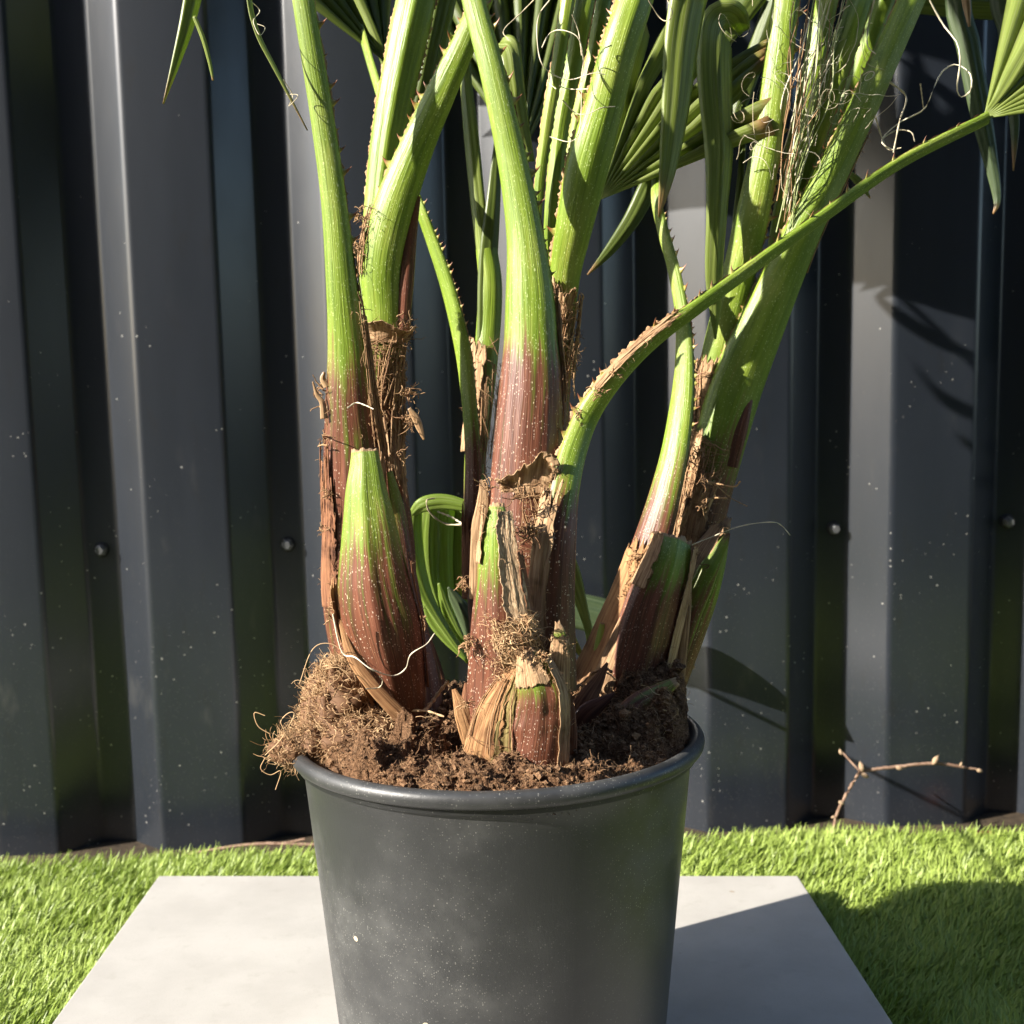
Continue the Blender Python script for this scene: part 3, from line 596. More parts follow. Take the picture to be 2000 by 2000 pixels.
def fan(parent, hub, axis, normal, nseg=14, spread=120, Rd=.30, split=.55, droop=.6, pleat=.55, mat='leaf', name='leaf_blade', var=.15):
    hub = np.array(hub, float); ax = nrm(np.array(axis, float)); nr = np.array(normal, float); nr = nrm(nr-ax*np.dot(nr, ax)); sd = np.cross(nr, ax)
    m = 18; Vs, Qs, uvs, tips, cnt = [], [], [], [], 0; dphi = R(spread)/nseg
    for k in range(nseg):
        ph = (k+.5-nseg/2)*dphi; Rk = Rd*(1-.28*abs(ph/(R(spread)/2))**2)*rng.uniform(1-var, 1); rho = np.linspace(.012, 1, m)*Rk; Rs = split*Rd*rng.uniform(.85, 1.05)
        hw = np.where(rho < Rs, rho*math.tan(dphi/2), Rs*math.tan(dphi/2)*np.clip((Rk-rho)/(Rk-Rs+1e-6), 0, 1)**.8)
        d = ax*math.cos(ph)+sd*math.sin(ph); e = -ax*math.sin(ph)+sd*math.cos(ph)
        ex = np.clip(rho-Rs*.7, 0, None); cen = hub + d*rho[:, None] + np.array([0, 0, -1.])*(droop*ex**2*3*rng.uniform(.5, 1.5))[:, None] + e*(rng.normal()*.12*ex)[:, None]
        V = np.stack([cen-e*hw[:, None]-nr*(pleat*hw)[:, None], cen-e*hw[:, None]*.5, cen+nr*(pleat*hw)[:, None], cen+e*hw[:, None]*.5, cen+e*hw[:, None]-nr*(pleat*hw)[:, None]], 1)
        Vs.append(V.reshape(-1, 3)); Qs.append(grid_quads(m, 5)+cnt); cnt += m*5
        uvs.append(np.stack([np.repeat(rho, 5)+k*.7, (np.linspace(-1, 1, 5)[None]*hw.max()+0*rho[:, None]).ravel()+k*.1, np.zeros(m*5)], -1)); tips.append(np.repeat(np.linspace(0, 1, m), 5))
    ob = link(name, mesh(name, np.vstack(Vs), np.vstack(Qs), attrs={'suv': np.vstack(uvs), 'tip': np.concatenate(tips)}), M[mat], parent)
    sm = ob.modifiers.new('thickness', 'SOLIDIFY'); sm.thickness = .0004; sm.offset = 0
    return ob
def thr(parent, pts, Y, w=3, n=40, f=None, mat='thread', name='loose_thread'):
    q = [f(*p) if f else p for p in pts]; c = catmull([P(x, y, Y+.006*math.sin(i*1.7)) for i, (x, y) in enumerate(q)], n); b = Bag(); b.tubes(c[None], np.full((1, n), w*.5*mpp(Y))*np.linspace(1, .7, n)*(1+.25*np.sin(np.arange(n)*.9)), 5); return b.build(name, M[mat], parent)
c3 = lambda x, y: ((900+x/3.22)*.966, y/3.22*.966)
c4 = lambda x, y: ((1400+x/3.22)*.966, y/3.22*.966)
def d2(p, Y, base): return P(p[0], p[1], Y)

# ---------------------------------------------------------------- left palm
A = empty('fan_palm', P(740, 1345, .745), 'left fan palm in the pot with a tall straight spiny petiole', 'palm', 'fan palms growing in the pot')
A1 = Stalk([(700, 1345, 100, .75, 1), (672, 1150, 120, .748, 1.), (672, 1000, 120, .742, .95), (668, 860, 112, .735, .9), (661, 760, 92, .728, .72), (656, 660, 74, .722, .25), (645, 540, 58, .715, .05), (630, 380, 47, .71, 0), (606, 210, 43, .706, 0), (572, 0, 40, .70, 0), (545, -180, 36, .70, 0), (500, -420, 32, .69, 0), (330, -1150, 26, .62, 0)], rot=8, th=.72, n=120).build('petiole', A)
thorns(A1, 1, 480, -100, 34, 17); margin(A1, 1, 600, -100, 5)
A2 = Stalk([(745, 1330, 90, .775, 1), (738, 1050, 92, .77, 1), (724, 860, 74, .765, 1), (722, 700, 74, .76, .55), (724, 600, 74, .755, .12), (722, 500, 78, .75, .02), (745, 390, 76, .745, 0), (790, 270, 62, .74, 0), (835, 170, 54, .735, 0), (885, 60, 44, .73, 0), (935, -70, 38, .73, 0), (1020, -300, 34, .74, 0), (1160, -900, 26, .76, 0)], rot=10, th=.8, n=110).build('petiole', A)
thorns(A2, -1, 400, -60, 44, 17); margin(A2, -1, 470, -60, 4)
A2b = Stalk([(758, 640, 26, .752, 1.1), (765, 540, 30, .748, 1.05), (775, 440, 24, .745, .9), (790, 370, 8, .741, .7)], th=.6, n=24).build('petiole_stripe', A, speck=.2)
A3 = Stalk([(735, 1330, 60, .785, 1.1), (712, 900, 56, .795, .9), (704, 650, 55, .80, .5), (705, 520, 55, .80, .2), (715, 400, 56, .80, 0), (733, 260, 64, .80, 0), (757, 130, 68, .80, 0), (785, 0, 70, .80, 0), (820, -170, 50, .81, 0), (850, -400, 34, .86, 0), (870, -900, 26, .95, 0)], rot=[4, 4], th=.8, keel=.10, n=70).build('petiole', A, speck=.25)
margin(A3, 1, 400, -60, 6, 'husk', 1.1); margin(A3, -1, 400, -60, 4); thorns(A3, 1, 250, 20, 60, 9)
strip(A, [(702, 400, 10, .795), (712, 280, 14, .795), (735, 120, 16, .795), (760, -30, 16, .795)], 'leaf_pale', tip=False)
strip(A, [(760, 300, 16, .83), (790, 180, 30, .83), (815, 60, 40, .83), (840, -60, 48, .83)], 'leaf', tip=False)
strip(A, [(785, 250, 14, .85), (815, 140, 34, .85), (835, 40, 34, .85), (860, -80, 30, .85)], 'leaf_pale', tip=False)
A4 = Stalk([(770, 1360, 70, .715, 1.1), (745, 1270, 118, .70, 1.05), (722, 1180, 148, .693, 1), (708, 1110, 143, .690, .85), (702, 1050, 124, .688, .60), (697, 990, 104, .687, .28), (692, 930, 82, .687, .02), (690, 880, 62, .688, -.1), (688, 850, 50, .689, -.1)], rot=16, th=.58, keel=.16, n=70).build('cut_leaf_base', A, cap=.004, cutlen=1, speck=1.25)
A4c = Stalk([(800, 1340, 90, .735, 1.2), (795, 1250, 62, .735, 1.2), (782, 1160, 40, .735, 1.1), (765, 1060, 34, .735, .9), (750, 960, 26, .735, .55), (735, 890, 12, .73, .3)], rot=-20, th=.6, n=40).build('leaf_base_side', A, speck=.8)
A5 = Stalk([(815, 1345, 60, .76, 1.2), (808, 1290, 66, .765, 1.2), (796, 1220, 46, .765, 1.15), (788, 1160, 16, .765, 1.1)], rot=-15, th=.5, n=30).build('leaf_sheath', A, speck=.1)
husk(A4, A, 1345, 1100, 158, 204, .0016, .002, .05, 'husk_orange', fl_side=.002)
husk(A4, A, 1300, 1060, -20, 8, .0012, .002, .05, 'husk_red', fl_side=.001)
husk(A1, A, 1120, 880, 20, 60, .0010, .002, .03, 'husk', low=.02)
husk(A1, A, 1140, 890, 120, 178, .0010, .0015, .09, 'husk_red', nt=60)
husk(A1, A, 860, 470, -22, 10, .0010, .0006, .01, 'husk', fl_side=.0004, nt=60)
net(A1, A, 880, 560, -20, 38, 40, 40, .0014, .00030, -20, fuzz=30)
net(A2, A, 890, 620, 20, 160, 34, 90, .0018, .00028, -40, fuzz=40)
net(A2, A, 800, 630, 15, 80, 14, 26, .0030, .00034, -30, fuzz=30, fl=.016)
husk(A2, A, 645, 612, 15, 140, .0024, .006, .016, 'husk', name='torn_collar', fl_side=.003, jf=1.5)
husk(A2, A, 900, 800, 10, 80, .0022, .003, .05, 'husk', low=.03)
husk(A2, A, 520, 430, 150, 195, .0012, .002, .02, 'husk', fl_side=.001)
net(A2, A, 520, 400, 140, 200, 16, 14, .0018, .0003, 30, fuzz=50, fl=.013)
for xy, d, kk, L in [((762, 612), (20, -10), 26, 26), ((766, 740), (25, 6), 34, 36), ((770, 790), (20, 30), 26, 46), ((612, 735), (-20, -10), 14, 36), ((612, 770), (-18, -30), 12, 44), ((612, 830), (-20, -20), 8, 56), ((615, 930), (-15, 5), 14, 22), ((612, 1000), (-14, -10), 14, 18), ((632, 1140), (-12, 0), 40, 26), ((635, 1165), (-6, 14), 34, 24), ((756, 860), (16, -8), 8, 26), ((680, 405), (-14, -12), 16, 22), ((672, 470), (-4, -12), 30, 26), ((792, 1170), (4, 10), 26, 20)]:
    tuft(A, xy, .725, d, kk, L)
strip(A, [(772, 770, 6, .72), (785, 790, 14, .72), (792, 808, 12, .72), (800, 830, 3, .72)], 'leaf_dry', name='torn_shred'); strip(A, [(612, 790, 14, .72), (608, 760, 10, .72), (598, 745, 7, .72), (590, 720, 2, .72)], 'leaf_dry', name='torn_shred'); strip(A, [(617, 730, 12, .72), (609, 715, 10, .72), (612, 702, 4, .72)], 'leaf_dry', name='torn_shred')
for pts, mt in [([(762, 1356, 30, .69, 1), (706, 1298, 26, .686, 1), (664, 1240, 20, .686, 1), (640, 1168, 5, .69, 1)], 'husk_orange'), ([(842, 1350, 60, .742, 1), (815, 1290, 50, .745, 1), (797, 1220, 26, .748, 1), (792, 1150, 6, .75, 1)], 'husk_red')]:
    Stalk(pts, rot=10, th=.22, back=.1, n=40, rough=.05).build('pointed_sheath', A, mat=M[mt])
for pts, w in [([(690, 1338), (745, 1342), (800, 1341), (838, 1352)], 6), ([(802, 1342), (822, 1315), (846, 1284)], 9), ([(640, 1400), (690, 1370), (745, 1340)], 5)]:
    thr(A, pts, .70, w, mat='husk_straw', name='dry_straw')
thr(A, [(628, 1158), (645, 1230), (670, 1240), (700, 1262), (740, 1275), (765, 1262), (775, 1235), (805, 1215), (820, 1195)], .665, 3.0)
thr(A, [(690, 1300), (715, 1297), (722, 1285), (716, 1275)], .67, 2.5); thr(A, [(655, 770), (672, 760), (690, 765), (705, 772)], .70, 3)
strip(A, [(335, -1120, 10, .625), (372, -600, 40, .67), (382, -250, 42, .695), (375, -60, 36, .70), (360, 30, 31, .70), (336, 112, 18, .70), (308, 196, 2, .70)], 'leaf_pale', rot=25, fold=.5)
strip(A, [(366, 30, 7, .70), (384, 75, 8, .70), (396, 120, 6, .70), (402, 152, 3, .70)], 'leaf_pale')
strip(A, [(345, -1120, 6, .625), (420, -600, 14, .66), (452, -250, 13, .685), (468, -30, 11, .69), (484, 55, 10, .69), (520, 130, 8, .69), (580, 246, 2, .69)], 'leaf_pale', rot=30)
thr(A, [(470, 0), (490, 20), (478, 40), (490, 66), (500, 52), (485, 45)], .69, 1.8); thr(A, [(535, 150), (552, 180), (545, 200), (562, 180), (540, 178)], .69, 1.8)
fan(A, P(728, 118, .86), (-.45, .15, .9), (.6, -.75, .2), 7, 70, .20, .7, .2, .5)
strip(A, [(735, 160, 10, .86), (724, 112, 14, .86), (700, 50, 16, .86), (668, -20, 18, .86)], 'leaf_pale', tip=False)
fan(A, P(870, -900, .95), (.1, .6, .75), (-.4, -.5, .75), 22, 170, .36, .5, .8)
fan(A, P(330, -1150, .62), (-.5, -.2, .8), (.3, -.7, .6), 22, 170, .36, .5, .8)
fan(A, P(1160, -900, .76), (.3, .1, .9), (-.2, -.8, .5), 22, 170, .36, .5, .8)

# ---------------------------------------------------------------- middle palm
B = empty('fan_palm', P(980, 1430, .665), 'middle fan palm in the pot, thickest stem with an arching petiole', 'palm', 'fan palms growing in the pot')
B1 = Stalk([(975, 1420, 130, .69, 1), (980, 1150, 140, .69, 1.05), (988, 950, 132, .69, 1.05), (996, 820, 126, .69, 1), (1002, 720, 116, .69, .9), (1002, 640, 100, .69, .40), (1000, 560, 90, .69, .10), (990, 440, 68, .69, 0), (966, 300, 55, .69, 0), (930, 140, 47, .69, 0), (893, 0, 43, .695, 0), (850, -180, 38, .70, 0), (790, -420, 33, .70, 0), (650, -1050, 26, .70, 0)], rot=8, th=.8, n=130).build('petiole', B)
thorns(B1, 1, 560, -100, 42, 19); margin(B1, 1, 560, -100, 2.5, 'husk_red')
B2 = Stalk([(1025, 1380, 60, .745, 1.2), (1035, 1050, 56, .75, 1.), (1050, 760, 50, .75, .8), (1056, 620, 56, .745, .4), (1066, 520, 58, .735, .05), (1085, 420, 70, .72, -.05), (1112, 300, 80, .71, -.05), (1140, 200, 72, .705, -.05), (1166, 100, 68, .70, -.05), (1198, 0, 66, .70, -.05), (1250, -160, 52, .71, 0), (1320, -400, 38, .75, 0), (1380, -700, 28, .80, 0)], rot=-8, th=.8, keel=.05, n=110).build('petiole', B, speck=.9)
thorns(B2, -1, 500, -60, 52, 17); margin(B2, -1, 500, -60, 6, 'husk')
for pts in [[(1036, 640, 12, .76), (1014, 430, 16, .735), (1030, 250, 22, .725), (1054, 110, 24, .72), (1078, -40, 26, .72), (1130, -330, 24, .74)], [(1046, 660, 18, .79), (1038, 470, 26, .745), (1056, 250, 32, .735), (1084, 110, 34, .73), (1112, -40, 36, .73), (1170, -330, 28, .81)], [(1054, 640, 14, .80), (1062, 400, 16, .755), (1088, 230, 22, .745), (1118, 110, 26, .74), (1148, -40, 28, .74), (1210, -330, 24, .82)]]:
    q = Stalk(pts, rot=12, th=.7, keel=.1, n=50).build('young_petiole', B, speck=.15); margin(q, 1, 380, -40, 3); margin(q, -1, 380, -40, 3)
B4 = Stalk([(915, 1350, 40, .765, 1.1), (900, 1100, 40, .785, 1.), (895, 900, 40, .80, .5), (908, 760, 44, .81, .1), (920, 640, 46, .82, 0), (925, 540, 44, .82, 0), (918, 470, 40, .82, 0)], rot=-5, th=.8, n=40).build('petiole', B, speck=.0)
strip(B, [(912, 500, 30, .815), (898, 380, 30, .815), (885, 250, 30, .815), (876, 140, 22, .82), (880, 60, 10, .82)], 'leaf_pale', rot=25, fold=.5, tip=False)
strip(B, [(920, 650, 34, .815), (926, 500, 40, .815), (935, 380, 30, .815), (940, 280, 16, .82), (945, 200, 6, .82)], 'leaf', rot=-30, fold=.5, tip=False)
B5 = Stalk([(890, 1130, 36, .785, 1.2), (892, 960, 38, .785, 1.1), (893, 860, 36, .785, .7), (886, 760, 34, .785, .15), (874, 660, 36, .785, 0), (848, 550, 33, .785, 0), (818, 460, 28, .785, 0), (788, 380, 24, .785, 0), (750, 280, 20, .80, 0), (700, 120, 18, .84, 0), (640, -90, 16, .93, 0), (600, -230, 14, 1.0, 0)], rot=38, th=.55, back=-.2, n=80).build('petiole', B, speck=.8)
thorns(B5, 1, 850, 380, 26, 9); margin(B5, 1, 900, 500, 3)
B6 = Stalk([(1036, 1300, 104, .672, 1.2), (1040, 1150, 90, .668, 1.15), (1048, 1030, 78, .667, .95), (1063, 930, 60, .672, .45), (1082, 850, 52, .680, .05), (1110, 780, 48, .685, 0), (1160, 710, 42, .68, 0), (1225, 645, 37, .68, 0), (1310, 582, 32, .68, 0), (1430, 495, 29, .69, 0), (1560, 402, 27, .70, 0), (1700, 305, 26, .71, 0), (1862, 222, 27, .72, 0)], rot=[-10, -15, -35, -40], th=.62, back=.1, n=120).build('petiole', B, speck=1.2)
thorns(B6, -1, 830, 230, 38, 16); margin(B6, -1, 870, 560, 9, 'husk', 1.1); margin(B6, -1, 560, 230, 3.5, 'husk_red')
B6s = husk(B6, B, 740, 610, 120, 176, .0005, .0005, .03, 'husk', name='scar')
fan(B, P(1856, 224, .72), (.75, .1, .55), (-.35, -.8, .4), 9, 75, .24, .8, .3, .6, 'leaf_pale')
strip(B, [(1862, 215, 10, .722), (1885, 190, 22, .722), (1915, 150, 40, .722), (1970, 60, 50, .725)], 'leaf_pale', rot=-30, fold=.6, tip=False)
B7 = Stalk([(942, 1425, 128, .668, 1.2), (946, 1330, 134, .664, 1.15), (950, 1240, 134, .66, 1.1), (947, 1160, 116, .655, 1.0), (943, 1095, 92, .652, .7), (939, 1030, 66, .65, .25), (938, 985, 48, .65, -.05), (938, 952, 28, .65, -.1)], rot=14, th=.6, keel=.06, n=60).build('cut_leaf_base', B, cap=.004, cutlen=1, speck=1.3)
husk(B7, B, 1240, 962, 22, 80, .0012, .002, .02, 'husk_pale', fl_side=.0015, nt=70)
husk(B7, B, 1230, 1040, -12, 30, .0010, .002, .04, 'husk_red', fl_side=.001, nt=60)
husk(B7, B, 1060, 950, 135, 190, .0012, .003, .05, 'husk', fl_side=.001)
net(B7, B, 1260, 1150, 0, 90, 30, 60, .003, .00028, 60, 'coir', fuzz=130, fl=.014)
B8 = Stalk([(1006, 1500, 130, .652, 1.3), (1010, 1430, 122, .648, 1.25), (1018, 1370, 108, .644, 1.1), (1020, 1320, 96, .642, .85), (1012, 1282, 80, .642, .45), (1002, 1252, 56, .643, .3), (994, 1228, 26, .645, .5)], rot=-2, th=.5, keel=.06, n=60, rough=.04).build('cut_leaf_base', B, cap=.006, cutlen=3, speck=.9)
husk(B8, B, 1290, 1226, 60, 170, .0006, .0012, .06, 'husk', name='torn_rim', jf=2.5, low=.06)
B8h = Stalk([(1040, 1470, 70, .656, 1.2), (1044, 1380, 64, .654, 1.15), (1048, 1310, 56, .651, 1.05), (1053, 1260, 46, .649, .8), (1057, 1218, 32, .648, .5), (1056, 1192, 22, .648, .4), (1052, 1176, 10, .648, .4)], th=.4, n=50, rough=.05).build('leaf_base_horn', B, cap=.004, cutlen=9, speck=.7)
husk(B8h, B, 1300, 1200, 30, 160, .0006, .001, .05, 'husk', name='torn_rim', jf=2.5, low=.06)
husk(B8, B, 1430, 1250, 14, 50, .001, .002, .06, 'husk', fl_side=.001)
B9 = Stalk([(940, 1490, 158, .652, 1), (942, 1430, 138, .649, 1), (950, 1360, 106, .646, .9), (964, 1305, 66, .645, .7), (984, 1256, 22, .645, .5)], th=.26, n=30)
for (a0, a1, y1, of, mt) in [(92, 178, 1268, .0006, 'husk_orange'), (56, 100, 1260, .0010, 'husk_gold'), (4, 62, 1275, .0014, 'husk_orange'), (24, 50, 1290, .0026, 'husk_red')]:
    husk(B9, B, 1489, y1, a0, a1, of, .0008, .05, mt, name='fibrous_sheath', nt=50, na=50, fl_side=.0006)
net(B9, B, 1430, 1280, 30, 165, 10, 3, .0020, .00018, 12, 'fibre', fuzz=24)
for pts, mt in [([(888, 1400, 34, .665, 1), (872, 1345, 30, .662, 1), (856, 1300, 8, .664, 1)], 'husk_orange'), ([(892, 1400, 34, .672, 1), (884, 1340, 34, .67, 1), (880, 1288, 8, .67, 1)], 'husk_red'), ([(900, 1130, 30, .70, 1), (905, 1010, 34, .69, 1), (912, 940, 22, .685, 1), (908, 905, 5, .685, 1)], 'husk'), ([(1068, 1440, 36, .66, 1), (1072, 1370, 34, .658, 1), (1074, 1300, 8, .66, 1)], 'husk_red')]:
    Stalk(pts, rot=5, th=.25, back=.1, n=40, rough=.05).build('pointed_sheath', B, mat=M[mt])
husk(B1, B, 930, 885, 48, 112, .0040, .006, .030, 'husk', name='torn_collar', fl_side=.003, jf=1.3)
husk(B1, B, 1010, 910, 20, 62, .004, .005, .03, 'husk', low=.02)
husk(B6, B, 1250, 950, 110, 172, .0012, .001, .04, 'husk', fl_side=.001)
net(B1, B, 1080, 910, 15, 80, 30, 44, .0040, .00026, 40, fuzz=40)
net(B1, B, 760, 560, -40, 0, 26, 20, .0018, .0003, 10, fuzz=24)
husk(B1, B, 800, 560, -30, -2, .0012, .001, .02, 'husk')
husk(B2, B, 640, 520, 60, 120, .0014, .003, .03, 'husk', name='torn_collar', fl_side=.001, jf=1.5)
husk(B2, B, 720, 520, 118, 200, .0018, .002, .05, 'husk')
net(B2, B, 740, 545, 10, 100, 26, 54, .0022, .0003, -30, fuzz=40)
husk(B4, B, 860, 660, 100, 190, .002, .003, .06, 'husk', fl_side=.001)
net(B4, B, 900, 650, 10, 120, 18, 44, .0022, .0003, 30, fuzz=20)
husk(B5, B, 1130, 960, 20, 150, .0012, .001, .05, 'husk_red')
for xy, d, kk, L, Y in [((1080, 660, ), (16, 8), 24, 34, .76), ((920, 920), (-6, -16), 14, 34, .65), ((880, 1100), (-14, 6), 26, 24, .655), ((884, 1210), (-14, 16), 34, 34, .65), ((960, 1200), (0, 8), 70, 36, .632), ((990, 1170), (10, 14), 40, 34, .635), ((1000, 1000), (0, 20), 44, 50, .655), ((985, 930), (-30, 14), 18, 50, .655), ((960, 1215), (-20, 10), 50, 28, .632), ((1090, 780), (10, -14), 18, 22, .68), ((1130, 740), (10, -16), 20, 18, .675), ((1160, 705), (8, -14), 16, 16, .675), ((1015, 1240), (10, 8), 30, 20, .632), ((1025, 1240), (-20, 4), 24, 20, .632), ((884, 1330), (-8, -4), 20, 22, .65)]:
    tuft(B, xy, Y, d, kk, L, mat='coir' if Y < .64 else 'fibre')
fan(B, P(1130, 378, .785), (.55, .10, .80), (-.45, -.85, .15), 11, 80, .168, .80, .05, .75, 'leaf_pale', var=.08)
strip(B, [(1300, 220, 34, .84), (1268, 285, 42, .835), (1232, 345, 40, .83), (1195, 415, 33, .83), (1150, 475, 20, .83), (1108, 519, 2, .83)], 'leaf', rot=20, fold=.5)
strip(B, [(1385, -690, 20, .80), (1375, -450, 60, .78), (1352, -230, 80, .76), (1330, -80, 80, .745), (1305, 0, 78, .745), (1290, 90, 72, .745), (1278, 210, 58, .745), (1262, 320, 36, .745), (1243, 410, 3, .745)], 'leaf_pale', rot=30, fold=.25)
strip(B, [(1396, 66, 40, .79), (1378, 44, 66, .775), (1364, 46, 74, .768), (1358, 80, 74, .762), (1358, 160, 72, .76), (1364, 280, 60, .76), (1358, 400, 44, .76), (1352, 500, 38, .765), (1352, 560, 30, .77), (1350, 640, 4, .775)], 'leaf_pale', rot=30, fold=.45, tip=False)
strip(B, [(940, 84, 36, .80), (962, 90, 40, .79), (972, 150, 38, .785), (984, 230, 30, .785), (1000, 305, 20, .785)], 'leaf_pale', rot=18, tip=False)
fan(B, P(985, 290, .93), (-.05, .25, .95), (.1, -.9, .3), 8, 60, .28, .9, .1, .5)
fan(B, P(1380, -700, .80), (.1, .3, .95), (0, -.8, .6), 22, 170, .36, .5, .8)
fan(B, P(650, -1050, .70), (-.4, .3, .8), (.1, -.7, .7), 22, 170, .36, .5, .8)
fan(B, P(600, -230, 1.0), (.1, .15, .98), (-.85, -.38, .35), 20, 190, .28, .5, .4)
fan(B, P(800, -190, 1.02), (.15, .1, .95), (-.85, -.38, .35), 20, 200, .25, .5, .3)
# drooping leaf tips just above the view, shading the fence on the right
for pts in [[(430, -190, 24, .955), (520, -95, 34, .96), (610, -50, 28, .96), (700, -34, 3, .965)], [(480, -260, 24, .99), (600, -170, 34, .99), (700, -110, 28, .99), (800, -75, 3, .99)], [(380, -110, 20, .93), (460, -60, 30, .93), (530, -36, 24, .935), (600, -26, 3, .935)], [(560, -330, 24, 1.0), (660, -250, 34, 1.0), (760, -200, 28, 1.0), (860, -170, 3, 1.0)]]:
    strip(B, pts, 'leaf', rot=35, fold=.25)
# leaf strip added near the fence, behind the stem, to cast a shadow
for pts in [[(940, 1120, 30, 1.19), (1040, 1140, 62, 1.195), (1160, 1170, 70, 1.20), (1260, 1220, 44, 1.205), (1310, 1260, 4, 1.205)]]:
    strip(B, pts, 'leaf_grey', rot=10, fold=.2)
Stalk([(985, 1330, 14, .78, .4), (970, 1240, 12, .88, .1), (955, 1160, 11, 1.02, 0), (944, 1121, 12, 1.19, 0)], n=40, na=16).build('petiole', B, speck=.3)  # stalk added to hold the shadow-casting strip
# small shoots behind and beside the stem
for pts, r_ in [([(890, 958, 20, .83), (840, 948, 30, .83), (800, 953, 30, .83), (776, 972, 14, .835)], 10), ([(784, 962, 30, .835), (781, 1010, 40, .836), (793, 1085, 34, .838), (822, 1155, 22, .84), (884, 1250, 8, .84)], 22), ([(812, 958, 36, .845), (808, 1020, 46, .846), (812, 1085, 36, .848), (828, 1146, 3, .848)], 6), ([(845, 958, 38, .85), (842, 1030, 46, .852), (846, 1105, 38, .854), (858, 1170, 4, .856)], 28), ([(874, 962, 34, .855), (873, 1050, 42, .857), (876, 1130, 30, .858), (884, 1200, 6, .86)], 12), ([(800, 1120, 6, .842), (815, 1160, 26, .842), (842, 1200, 24, .842), (880, 1246, 6, .842)], 18), ([(828, 1100, 5, .848), (840, 1145, 18, .848), (864, 1195, 14, .848), (886, 1236, 6, .848)], 0)]:
    strip(B, pts, 'leaf_young', rot=r_, fold=.28, tip=False)
strip(B, [(846, 1108, 4, .82), (858, 1128, 22, .82), (880, 1165, 34, .82), (900, 1220, 30, .82)], 'leaf_grey', tip=False)
strip(B, [(1070, 1030, 10, .82), (1080, 1085, 32, .82), (1100, 1150, 20, .82), (1112, 1200, 13, .82), (1106, 1236, 4, .82)], 'leaf_pale')
strip(B, [(1070, 1180, 8, .80), (1084, 1215, 15, .80), (1108, 1252, 2, .80)], 'leaf_pale')
thr(B, [(872, 990), (840, 988), (812, 968), (805, 945), (820, 940)], .80, 4); thr(B, [(872, 988), (850, 975), (825, 965)], .80, 4)
for pts in [[(560, 0), (490, 100), (480, 250), (510, 400), (600, 480), (700, 500), (830, 460), (910, 470)], [(510, 300), (560, 210), (640, 190), (740, 240), (770, 380), (760, 500), (750, 800), (690, 890), (560, 860)], [(620, 540), (680, 560), (800, 560)], [(640, 630), (720, 710), (800, 715), (880, 680), (970, 670)], [(460, 0), (380, 80), (270, 190), (300, 250)], [(1180, 0), (1250, 110), (1300, 130), (1330, 80), (1300, 0)], [(560, 470), (555, 520), (600, 560)], [(700, 90), (740, 200), (760, 350)]]:
    thr(B, pts, .675, 2.2, f=c3)

# ---------------------------------------------------------------- right palm
C = empty('fan_palm', P(1190, 1330, .765), 'right fan palm in the pot, leaning right with fibrous stem', 'palm', 'fan palms growing in the pot')
C1 = Stalk([(1190, 1330, 140, .79, 1.2), (1268, 1120, 130, .79, 1.1), (1318, 960, 108, .79, 1.0), (1352, 850, 100, .79, .42), (1385, 740, 100, .79, .10), (1425, 640, 92, .785, .02), (1472, 530, 80, .78, 0), (1520, 425, 68, .775, 0), (1572, 320, 61, .775, 0), (1625, 210, 55, .775, 0), (1720, 0, 48, .78, 0), (1790, -150, 40, .79, 0), (1880, -360, 34, .79, 0), (1980, -640, 28, .79, 0)], rot=[-5, -18, -12], th=.75, keel=.06, n=120).build('petiole', C, speck=.9)
thorns(C1, -1, 680, -60, 40, 14); margin(C1, -1, 820, -60, 3.5); husk(C1, C, 500, 250, -6, 22, .0004, .0004, .03, 'husk', name='scar', na=14)
C1b = Stalk([(1375, 880, 34, .78, 1.2), (1392, 810, 36, .78, 1.1), (1412, 740, 22, .782, .9), (1430, 690, 8, .786, .7)], th=.5, n=24).build('petiole_stripe', C, speck=.2)
C2 = Stalk([(1300, 1050, 60, .80, 1.), (1320, 900, 64, .80, .6), (1340, 760, 66, .80, .1), (1362, 640, 62, .795, 0), (1398, 500, 62, .785, 0), (1425, 380, 60, .775, 0), (1452, 240, 54, .77, 0), (1484, 0, 50, .77, 0), (1510, -160, 42, .78, 0), (1540, -400, 34, .85, 0), (1570, -680, 26, .90, 0)], rot=6, th=.85, n=90).build('petiole', C)
thorns(C2, 1, 560, -60, 60, 16); margin(C2, 1, 600, -60, 4)
C3 = Stalk([(1095, 1345, 96, .755, 1.2), (1158, 1210, 90, .755, 1.1), (1204, 1100, 82, .755, 1.), (1240, 990, 70, .755, .85), (1268, 880, 58, .757, .35), (1285, 780, 50, .76, 0), (1292, 690, 40, .762, 0), (1288, 600, 30, .765, 0), (1272, 510, 26, .77, 0), (1250, 430, 24, .775, 0), (1238, 360, 22, .78, 0), (1250, 270, 18, .81, 0), (1280, 110, 16, .87, 0), (1310, -140, 14, .95, 0)], rot=[20, 30, 40], th=.6, back=0., n=100).build('petiole', C, speck=1.2)
thorns(C3, 1, 800, 380, 34, 13); margin(C3, 1, 900, 560, 5)
C5 = Stalk([(1180, 1350, 120, .745, 1.35), (1205, 1250, 124, .742, 1.3), (1232, 1150, 116, .740, 1.05), (1252, 1090, 98, .740, .55), (1266, 1045, 80, .742, .15), (1272, 1020, 66, .745, .1)], rot=-18, th=.55, keel=.14, n=50).build('cut_leaf_base', C, cap=.010, cutlen=1, speck=.8)
husk(C5, C, 1300, 1025, 12, 50, .001, .003, .05, 'husk', fl_side=.001); husk(C5, C, 1120, 1020, 130, 185, .001, .003, .05, 'husk', fl_side=.001)
